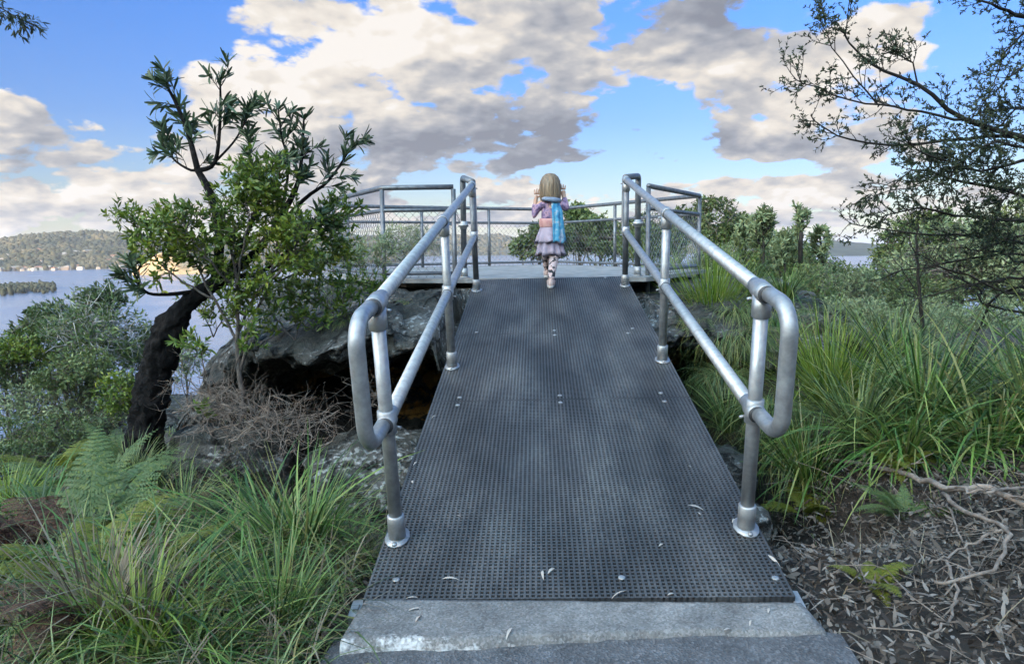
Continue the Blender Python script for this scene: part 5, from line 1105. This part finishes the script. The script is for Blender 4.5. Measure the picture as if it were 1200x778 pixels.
def hill(name, prof, d0, d1, nz, seed, mat, trees=0, tr_r=(5, 9), steep=.35, ns=1/260.):
    us = np.linspace(prof[0][0], prof[-1][0], 220); nd_ = 60; tops = np.interp(us, [p[0] for p in prof], [p[1] for p in prof]); V = []; Hh = np.zeros((220, nd_))
    dr = d0+(d1-d0)*.55
    for i, u in enumerate(us):
        hor = 288-(u-600)*.0100
        top = CAM[2]+(hor-tops[i])*dr/FPX                      # ridge height above the world's zero
        for j in range(nd_):
            t = j/(nd_-1); dist = d0+(d1-d0)*t; q = pol(u, dist); s = min(1, t/.55)
            e_ = (1-(1-s)**1.7) if t < .55 else 1-.25*(t-.55)/.45
            n = fbm((q[0]*ns+seed, q[1]*ns, 2), 6); gl = abs(fbm((q[0]*ns*1.1+seed+9, q[1]*ns*.5, 7), 3))
            z = WZ-1.5+(top-WZ)*e_*(1+.10*n)+nz*n*s*(1-.4*s)-(top-WZ)*.30*max(0, .38-gl)*2.2*s*(1-s)*2
            ed = min(1, i/10, (219-i)/10); z = WZ-2+(z-WZ+2)*ed
            Hh[i, j] = z; V.append((q[0], q[1], z))
    i, j = np.meshgrid(np.arange(219), np.arange(nd_-1), indexing='ij'); a = (i*nd_+j).ravel()
    o = link(name, np_mesh(name, V, np.stack([a, a+nd_, a+nd_+1, a+1], 1)), mat); tag(o, kind='structure')
    if trees:
        fi = RNG.uniform(1, 217, trees); fj = RNG.uniform(0.5, nd_*.66, trees); V = np.array(V).reshape(220, nd_, 3); i0 = fi.astype(int); j0 = fj.astype(int); a = (fi-i0)[:, None]; b_ = (fj-j0)[:, None]
        C_ = V[i0, j0]*(1-a)*(1-b_)+V[i0+1, j0]*a*(1-b_)+V[i0, j0+1]*(1-a)*b_+V[i0+1, j0+1]*a*b_
        C_ = C_[C_[:, 2] > WZ+3]; r_ = RNG.uniform(*tr_r, len(C_)); C_[:, 2] += r_*.3
        tag(canopy(name.rstrip('s')+'_woodland', C_, np.stack([r_, r_, r_*RNG.uniform(.8, 1.4, len(C_))], 1), G['wood']), kind='stuff')
    return np.array(V).reshape(220, nd_, 3)
hl = hill('far_hills', [(-260, 292), (-60, 289), (0, 287), (30, 283), (60, 280), (100, 279), (140, 280), (170, 283), (200, 287), (260, 284), (330, 280), (400, 278), (480, 279)], 2480, 4000, 16, 3., wood, 9000, (7, 13))
hill('tan_hills', [(470, 284), (520, 279), (560, 278), (600, 279), (640, 279), (700, 282), (800, 284), (860, 288)], 4300, 5800, 20, 21., wood, 5000, (9, 16))
hill('blue_hills', [(860, 294), (930, 288), (955, 283), (975, 283), (1000, 285), (1030, 287), (1060, 288), (1120, 290), (1200, 288), (1290, 287), (1400, 290)], 3300, 4700, 14, 40., noise_mat('shaded_far_woodland', [(.3, (.015, .025, .022)), (.6, (.035, .05, .04)), (.75, (.06, .07, .05))], .012, 9, .95, 0, 0, spec=.1), 0)  # shade and haze put into the colour: darker, bluer woodland
hill('sunlit_bluff', [(150, 317), (166, 305), (185, 297), (205, 294), (225, 298), (240, 308), (252, 317)], 1780, 2010, 5, 60., bare, 0, ns=1/60.)
# low sandy spit with its trees
mb = MB(); V = []; 
for i in range(40):
    for j in range(10):
        u = -190+265*i/39; t = j/9; wd = math.sin(math.pi*min(1, (39-i)/12*.5))*1.; dist = 1255+(1-t*2)*-150*wd*(.6+.4*math.sin(i*.3)); q = pol(u, dist+25*math.sin(i*.25)); V.append((q[0], q[1], WZ-1+2.2*math.sin(math.pi*t)*wd))
mb.add(V, [(i*10+j, (i+1)*10+j, (i+1)*10+j+1, i*10+j+1) for i in range(39) for j in range(9)]); tag(mb.build('sand_spit', sand), kind='structure')
n = 900; us = RNG.uniform(-150, 58, n); C_ = np.array([[*pol(u, 1255+RNG.normal(0, 55)), WZ+2] for u in us]); r_ = RNG.uniform(1.2, 4, n); C_[:, 2] += r_*.6; tag(canopy('spit_trees', C_, np.stack([r_, r_, r_*1.3], 1), G['wood_dark']), kind='stuff')
n = 700; us = RNG.uniform(-200, 190, n); C_ = np.array([[*pol(u, RNG.uniform(2440, 2620)), WZ+3] for u in us]); r_ = RNG.uniform(4, 9, n); C_[:, 2] += r_*.4; tag(canopy('shore_trees', C_, np.stack([r_, r_, r_*1.1], 1), G['wood']), kind='stuff')
# shore flat under the town
mb = MB(); V = []
for i in range(50):
    for j in range(6):
        q = pol(-230+460*i/49, 2400+60*j+20*math.sin(i*.8)); V.append((*q, WZ-1+1.6*min(1, j)))
mb.add(V, [(i*6+j, (i+1)*6+j, (i+1)*6+j+1, i*6+j+1) for i in range(49) for j in range(5)]); tag(mb.build('shore_flat', sand), kind='structure')
# houses of the town, too small to show parts
wallm = [noise_mat('house_wall_'+str(i), [(.3, tuple(.85*np.array(c))), (.7, c)], .3, 3, .9, 0, 0) for i, c in enumerate([(.45, .36, .27), (.5, .45, .38), (.38, .27, .18)])]
roofm = [noise_mat('house_roof_'+str(i), [(.3, tuple(.8*np.array(c))), (.7, c)], .3, 3, .8, 0, 0) for i, c in enumerate([(.32, .14, .08), (.25, .23, .21), (.36, .3, .25)])]
HM = []
for w in range(3):
    for r0 in range(3):
        m = MB(); a, b_, h, rh = 7+2*w, 5., 4.5+w*1.2, 2.6
        m.box(-a, a, -b_, b_, -3, h); m.add([(-a-.6, -b_-.6, h), (a+.6, -b_-.6, h), (a+.6, b_+.6, h), (-a-.6, b_+.6, h), (-a*.55, 0, h+rh), (a*.55, 0, h+rh)], [(0, 1, 5, 4), (2, 3, 4, 5), (1, 2, 5), (3, 0, 4), (3, 2, 1, 0)], 1)
        o = m.build('distant_house', [wallm[w], roofm[r0]], smooth=False); HM.append(o.data); bpy.data.objects.remove(o)
for k in range(260):
    o = bpy.data.objects.new('distant_house', HM[k % 9]); COL.objects.link(o)
    if k < 222: q = pol(RNG.uniform(-60, 190), RNG.uniform(2420, 2640)); z = WZ+.5
    else:
        i, j = (int(RNG.uniform(40, 125)), int(RNG.uniform(3, 16))); p = hl[i, j]; q = p[:2]; z = p[2]+3
    o.location = (q[0], q[1], z+.6); o.rotation_euler = (0, 0, RNG.uniform(0, 3.14)); s = RNG.uniform(.8, 1.35); o.scale = (s, s, s)
    if k < 222: tag(o, 'tiny pale house in the town strip along the far shore below the wooded hill', 'house', 'houses of the far shore town')
    else: tag(o, 'tiny pale house among trees on the far wooded hillside', 'house', 'houses on the far hillside')
for k in range(9):
    q = pol(RNG.uniform(-40, 45), 1240+RNG.normal(0, 25)); o = bpy.data.objects.new('distant_house', HM[(k*2+1) % 9]); COL.objects.link(o); o.location = (q[0], q[1], WZ+1.5); s = .75; o.scale = (s, s, .7*s); o.rotation_euler = (0, 0, RNG.uniform(0, 3)); tag(o, 'small pale boathouse among the trees on the low spit in the water', 'house', 'houses on the spit')

# ------------------------------------------------------------------ air
HAZE = 6e-5
mb = MB(); mb.box(-43000, 43000, -43000, 43000, -63, 150); hz = mb.build('haze', None, smooth=False); hm = bpy.data.materials.new('air'); hm.use_nodes = True; nt = hm.node_tree
nt.nodes.remove(nt.nodes['Principled BSDF']); pv = nd(nt, 'ShaderNodeVolumePrincipled'); pv.inputs['Color'].default_value = (.80, .87, 1, 1); pv.inputs['Density'].default_value = HAZE; pv.inputs['Anisotropy'].default_value = .2
nt.links.new(pv.outputs[0], nt.nodes['Material Output'].inputs['Volume']); hz.data.materials.append(hm); tag(hz, kind='stuff')

# ------------------------------------------------------------------ sun and sky
SUN_AZ, SUN_EL = R(214), R(11)          # clockwise from +Y: behind the camera, to the left
sd = Vector((math.sin(SUN_AZ)*math.cos(SUN_EL), math.cos(SUN_AZ)*math.cos(SUN_EL), math.sin(SUN_EL)))
sl = bpy.data.lights.new('sun', 'SUN'); sl.energy = 3.6; sl.angle = R(.6); sl.color = (1, .80, .58); so = bpy.data.objects.new('sun', sl); COL.objects.link(so)
so.rotation_euler = sd.to_track_quat('Z', 'Y').to_euler(); so.location = (-20, -30, 30)

w = bpy.data.worlds.new('World'); scn.world = w; w.use_nodes = True; nt = w.node_tree; L = nt.links.new
bg = nt.nodes['Background']; bg.inputs['Strength'].default_value = .15
sky = nd(nt, 'ShaderNodeTexSky', sky_type='NISHITA'); sky.sun_disc = False; sky.sun_elevation = SUN_EL; sky.sun_rotation = SUN_AZ; sky.air_density = 1.; sky.dust_density = .6; sky.ozone_density = 2.
tcw = nd(nt, 'ShaderNodeTexCoord')
def mth(op, *a):
    n = nd(nt, 'ShaderNodeMath', operation=op)
    for i, x in enumerate(a):
        if isinstance(x, (int, float)): n.inputs[i].default_value = x
        else: L(x, n.inputs[i])
    return n.outputs[0]
def mrange(x, a, b, c=0., d=1., t='SMOOTHSTEP'):
    n = nd(nt, 'ShaderNodeMapRange', interpolation_type=t); L(x, n.inputs[0]); n.inputs['From Min'].default_value = a; n.inputs['From Max'].default_value = b; n.inputs['To Min'].default_value = c; n.inputs['To Max'].default_value = d
    return n.outputs[0]
# cloud banks: centre and half size of each bank as plan bearings (photo pixels at 850 px focal length), weight
BANKS = [(330, 75, 120, 75, 1.), (420, 60, 140, 85, 1.), (520, 90, 150, 90, 1.), (610, 120, 90, 80, 1.), (680, 90, 90, 55, .95), (240, 125, 85, 60, 1.), (330, 150, 90, 45, 1.), (500, 175, 150, 28, .8), (640, 175, 50, 25, .7), (600, 10, 110, 40, .9), (350, 0, 60, 20, .8),
         (60, 140, 90, 30, .75), (-40, 120, 90, 50, .8), (130, 65, 45, 16, .5), (145, 32, 26, 9, .45), (50, 185, 70, 22, .65), (140, 172, 50, 16, .6), (90, 215, 110, 16, .75), (150, 235, 120, 14, .75), (40, 250, 120, 11, .65), (200, 205, 70, 20, .6), (300, 230, 120, 22, .7), (420, 212, 45, 16, .6),
         (850, 28, 85, 50, 1.), (815, 96, 68, 30, .9), (950, 125, 120, 60, 1.), (1030, 80, 90, 60, .95), (900, 165, 80, 22, .7), (1080, 20, 60, 30, .6), (1010, 165, 100, 25, .7), (738, 160, 38, 20, 2.3), (762, 184, 28, 13, 2.), (712, 195, 12, 6, .7), (722, 146, 20, 12, .9),
         (602, 220, 50, 11, 1.1), (690, 236, 80, 12, .9), (870, 220, 80, 12, 1.), (960, 240, 130, 12, .85), (830, 243, 90, 11, .8), (1000, 212, 80, 9, .8), (900, 260, 180, 8, .7), (620, 254, 200, 8, .6), (250, 250, 200, 9, .7), (60, 232, 120, 10, .8), (1150, 230, 90, 12, .5), (1120, 180, 60, 20, .5), (860, 186, 60, 7, .35), (760, 262, 180, 5, .35), (480, 240, 130, 10, .45), (560, 262, 160, 6, .45), (1060, 250, 120, 8, .5), (930, 222, 120, 10, .55), (820, 226, 60, 9, .5), (100, 262, 200, 8, .5), (330, 258, 160, 7, .45)]
HOLES = [(130, 130, 30, 40, .45), (640, 205, 60, 8, .3), (830, 195, 60, 8, .4), (60, 80, 60, 16, .3), (700, 130, 26, 26, .5), (790, 150, 26, 30, .5), (715, 205, 70, 14, .5), (150, 95, 60, 22, .4), (240, 215, 60, 14, .35), (40, 15, 120, 40, .6), (905, 20, 25, 40, .6), (1160, 90, 50, 70, .5), (1080, 190, 60, 16, .4), (660, 208, 120, 10, .35), (520, 222, 60, 10, .4), (180, 255, 90, 8, .3), (225, 25, 62, 40, .9), (110, 110, 60, 18, .35), (180, 150, 45, 45, .45), (500, 5, 14, 10, .5), (715, 40, 28, 26, .8), (745, 125, 40, 18, .6), (780, 150, 45, 26, .4), (1120, 60, 45, 70, .6), (700, 200, 60, 18, .5), (20, 40, 110, 40, .8), (1150, 140, 40, 30, .4)]
# lit crowns and shaded bellies of the banks
GLOW = [(500, 70, 110, 60, .25), (300, 165, 90, 18, .3), (420, 150, 80, 14, .25), (640, 40, 80, 30, .15), (350, 70, 100, 75, .5), (455, 45, 70, 50, .25), (270, 130, 80, 45, .3), (560, 50, 60, 30, .15), (670, 65, 90, 25, .3), (810, 85, 50, 18, .5), (950, 95, 90, 50, .5), (1040, 70, 60, 50, .4), (880, 110, 50, 35, .3), (600, 217, 50, 11, .75), (870, 216, 80, 11, .6), (960, 236, 130, 10, .5), (690, 234, 80, 11, .6), (60, 228, 120, 9, .4), (830, 240, 90, 10, .4), (60, 130, 60, 20, .2), (100, 200, 110, 10, .25), (130, 232, 120, 8, .3), (30, 100, 40, 40, .3), (690, 226, 50, 8, .4)]
DARK = [(540, 172, 170, 36, .9), (640, 160, 70, 60, .45), (850, 25, 100, 55, .7), (742, 168, 60, 40, 1.2), (890, 165, 100, 25, .5), (430, 165, 110, 18, .3), (600, 15, 110, 30, .25), (120, 185, 90, 12, .35), (60, 150, 90, 14, .3), (820, 115, 60, 14, .3), (300, 215, 80, 20, .3), (430, 215, 40, 12, .3), (1000, 170, 110, 18, .4), (900, 246, 150, 5, .3), (120, 262, 200, 5, .25)]
def proj_plane(vec):
    s = nd(nt, 'ShaderNodeSeparateXYZ'); L(vec, s.inputs[0]); y = mth('MAXIMUM', s.outputs[1], .06)
    return mth('DIVIDE', s.outputs[0], y), mth('DIVIDE', s.outputs[2], y), s
def uvp(u, v):
    d = ray(u, v); return d[0]/d[1], d[2]/d[1]
def blobs(U, V, lst, kq=.55):
    acc = None
    for (u, v, ru, rv, wt) in lst:
        a, b_ = uvp(u, v); ku, kv = FPX/ru, FPX/rv
        x = mth('MULTIPLY_ADD', U, ku, -a*ku); y = mth('MULTIPLY_ADD', V, kv, -b_*kv)
        r2 = mth('ADD', mth('MULTIPLY', x, x), mth('MULTIPLY', y, y)); g = mth('DIVIDE', wt, mth('MULTIPLY_ADD', mth('MULTIPLY', r2, r2), kq, 1.))
        acc = g if acc is None else mth('ADD', acc, g)
    return acc
def vnoise(vec, scale, detail, rough, off=(0, 0, 0), lac=2.1):
    m = nd(nt, 'ShaderNodeMapping'); m.inputs['Location'].default_value = off; m.inputs['Scale'].default_value = (scale*.72, scale*.72, scale); L(plan, m.inputs[0])
    n = nd(nt, 'ShaderNodeTexNoise', Scale=1., Detail=detail, Roughness=rough, Lacunarity=lac, Distortion=.15); L(m.outputs[0], n.inputs['Vector']); return n.outputs[0]
gen = tcw.outputs['Generated']
nrm = nd(nt, 'ShaderNodeVectorMath', operation='NORMALIZE'); L(gen, nrm.inputs[0]); dirv = nrm.outputs[0]
U, Vv, sep = proj_plane(dirv)
front = mrange(sep.outputs[1], .25, .5)
kk_ = mth('DIVIDE', 1., mth('ADD', mth('MAXIMUM', sep.outputs[2], 0.), .42)); cmb = nd(nt, 'ShaderNodeCombineXYZ'); L(mth('MULTIPLY', sep.outputs[0], kk_), cmb.inputs[0]); L(mth('MULTIPLY', sep.outputs[1], kk_), cmb.inputs[1]); L(mth('MULTIPLY', sep.outputs[2], 1.2), cmb.inputs[2]); plan = cmb.outputs[0]
bank = mth('MINIMUM', blobs(U, Vv, BANKS, 1.6), 1.15); hole = blobs(U, Vv, HOLES); glow = blobs(U, Vv, GLOW); dark = blobs(U, Vv, DARK)
def vvor(scale, off=(0, 0, 0), det=2.):
    m = nd(nt, 'ShaderNodeMapping'); m.inputs['Location'].default_value = off; m.inputs['Scale'].default_value = (scale*.72, scale*.72, scale); L(plan, m.inputs[0])
    n0 = nd(nt, 'ShaderNodeTexNoise', Scale=1.3, Detail=3.); L(m.outputs[0], n0.inputs['Vector']); mv = nd(nt, 'ShaderNodeMix', data_type='VECTOR'); mv.inputs[0].default_value = .3; L(m.outputs[0], mv.inputs[4]); L(n0.outputs['Color'], mv.inputs[5])
    n = nd(nt, 'ShaderNodeTexVoronoi', feature='F1', Scale=1., Detail=det, Roughness=.55, Lacunarity=2.3); L(mv.outputs[1], n.inputs['Vector']); return n.outputs['Distance']
n_big = vnoise(dirv, 3.6, 3, .5); n_f = vnoise(dirv, 8.0, 9, .62); n_m = vnoise(dirv, 5.0, 5, .55); n_f2 = vnoise(dirv, 5.0, 5, .55, (-.12, -.30, .16)); n_w = vnoise(dirv, 30., 6, .62, (4, 2, 1))
v_a = vvor(11.); v_b = vvor(11., (-.10, -.22, .14))
shape = mth('SUBTRACT', bank, hole)
dens_f = mth('ADD', mth('MULTIPLY_ADD', n_f, 1.8, -.90), mth('MULTIPLY_ADD', n_w, .5, -.25)); dens_f = mth('ADD', dens_f, mth('MULTIPLY_ADD', v_a, -1.2, 1.01))
dens_front = mth('ADD', shape, dens_f)
dens_back = mth('MULTIPLY_ADD', n_big, 3.0, mth('MULTIPLY_ADD', n_f, 1.2, -1.95))
mixd = nd(nt, 'ShaderNodeMix', data_type='FLOAT'); L(front, mixd.inputs[0]); L(dens_back, mixd.inputs[2]); L(dens_front, mixd.inputs[3]); dens = mixd.outputs[0]
up_m = mrange(sep.outputs[2], -.01, .02)
cover = mth('MULTIPLY', mrange(dens, .36, .66), up_m)
# relief: brighter where the cloud thins toward the light
rel = mth('ADD', mth('MULTIPLY', mth('SUBTRACT', n_m, n_f2), 1.5), mth('MULTIPLY', mth('SUBTRACT', v_b, v_a), .60))
lit = mth('ADD', mth('ADD', rel, .585), mth('MULTIPLY', mth('SUBTRACT', glow, dark), .45))
lit = mth('ADD', lit, mrange(dens, .4, 1.1, .16, -.03)); lit = mth('ADD', lit, mth('MULTIPLY_ADD', n_w, .2, -.10)); lit = mth('ADD', lit, mth('MULTIPLY_ADD', v_a, -.22, .15))
crm = ramp_node(nt, [(.0, (.28, .30, .36)), (.25, (.38, .40, .46)), (.5, (.56, .555, .57)), (.74, (.81, .755, .695)), (.9, (.90, .84, .765)), (1., (.97, .92, .87))]); L(lit, crm.inputs[0])
cg = nd(nt, 'ShaderNodeMix', data_type='RGBA', blend_type='MULTIPLY'); cg.inputs[0].default_value = 1.; L(crm.outputs[0], cg.inputs[6]); CLOUDGAIN = 1/.15; cg.inputs[7].default_value = (CLOUDGAIN,)*3+(1,)
tint = ramp_node(nt, [(0., (1.15, 1.22, 1.5)), (.06, (1.0, 1.04, 1.36)), (.16, (.74, .93, 1.55)), (.36, (.58, 1.07, 2.05)), (1., (.7, 1.2, 2.0))]); L(sep.outputs[2], tint.inputs[0])
sg = nd(nt, 'ShaderNodeMix', data_type='RGBA', blend_type='MULTIPLY'); sg.inputs[0].default_value = 1.; L(sky.outputs[0], sg.inputs[6]); L(tint.outputs[0], sg.inputs[7])
fin = nd(nt, 'ShaderNodeMix', data_type='RGBA'); L(cover, fin.inputs[0]); L(sg.outputs[2], fin.inputs[6]); L(cg.outputs[2], fin.inputs[7])
# gain added to the unseen sky overhead and behind, to brighten the foreground
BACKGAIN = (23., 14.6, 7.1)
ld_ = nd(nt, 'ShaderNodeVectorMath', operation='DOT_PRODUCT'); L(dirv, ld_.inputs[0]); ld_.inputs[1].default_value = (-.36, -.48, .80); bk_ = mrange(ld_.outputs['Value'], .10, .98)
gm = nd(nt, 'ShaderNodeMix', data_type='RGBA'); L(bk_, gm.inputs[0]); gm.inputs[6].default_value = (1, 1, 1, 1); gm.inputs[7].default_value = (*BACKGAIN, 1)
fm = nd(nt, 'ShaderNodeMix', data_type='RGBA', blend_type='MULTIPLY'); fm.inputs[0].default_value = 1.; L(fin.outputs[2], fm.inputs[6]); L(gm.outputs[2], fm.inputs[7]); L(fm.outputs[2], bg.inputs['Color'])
w.cycles.sampling_method = 'MANUAL'; w.cycles.sample_map_resolution = 512

# ------------------------------------------------------------------ picture settings
vs = scn.view_settings; vs.view_transform = 'Standard'; vs.look = 'None'; vs.exposure = 0.; vs.gamma = 1.; vs.use_curve_mapping = False
scn.display_settings.display_device = 'sRGB'
cy = scn.cycles; cy.max_bounces = 6; cy.diffuse_bounces = 3; cy.glossy_bounces = 3; cy.transmission_bounces = 4; cy.transparent_max_bounces = 8; cy.volume_bounces = 0; cy.sample_clamp_indirect = 4.
cy.use_denoising = True
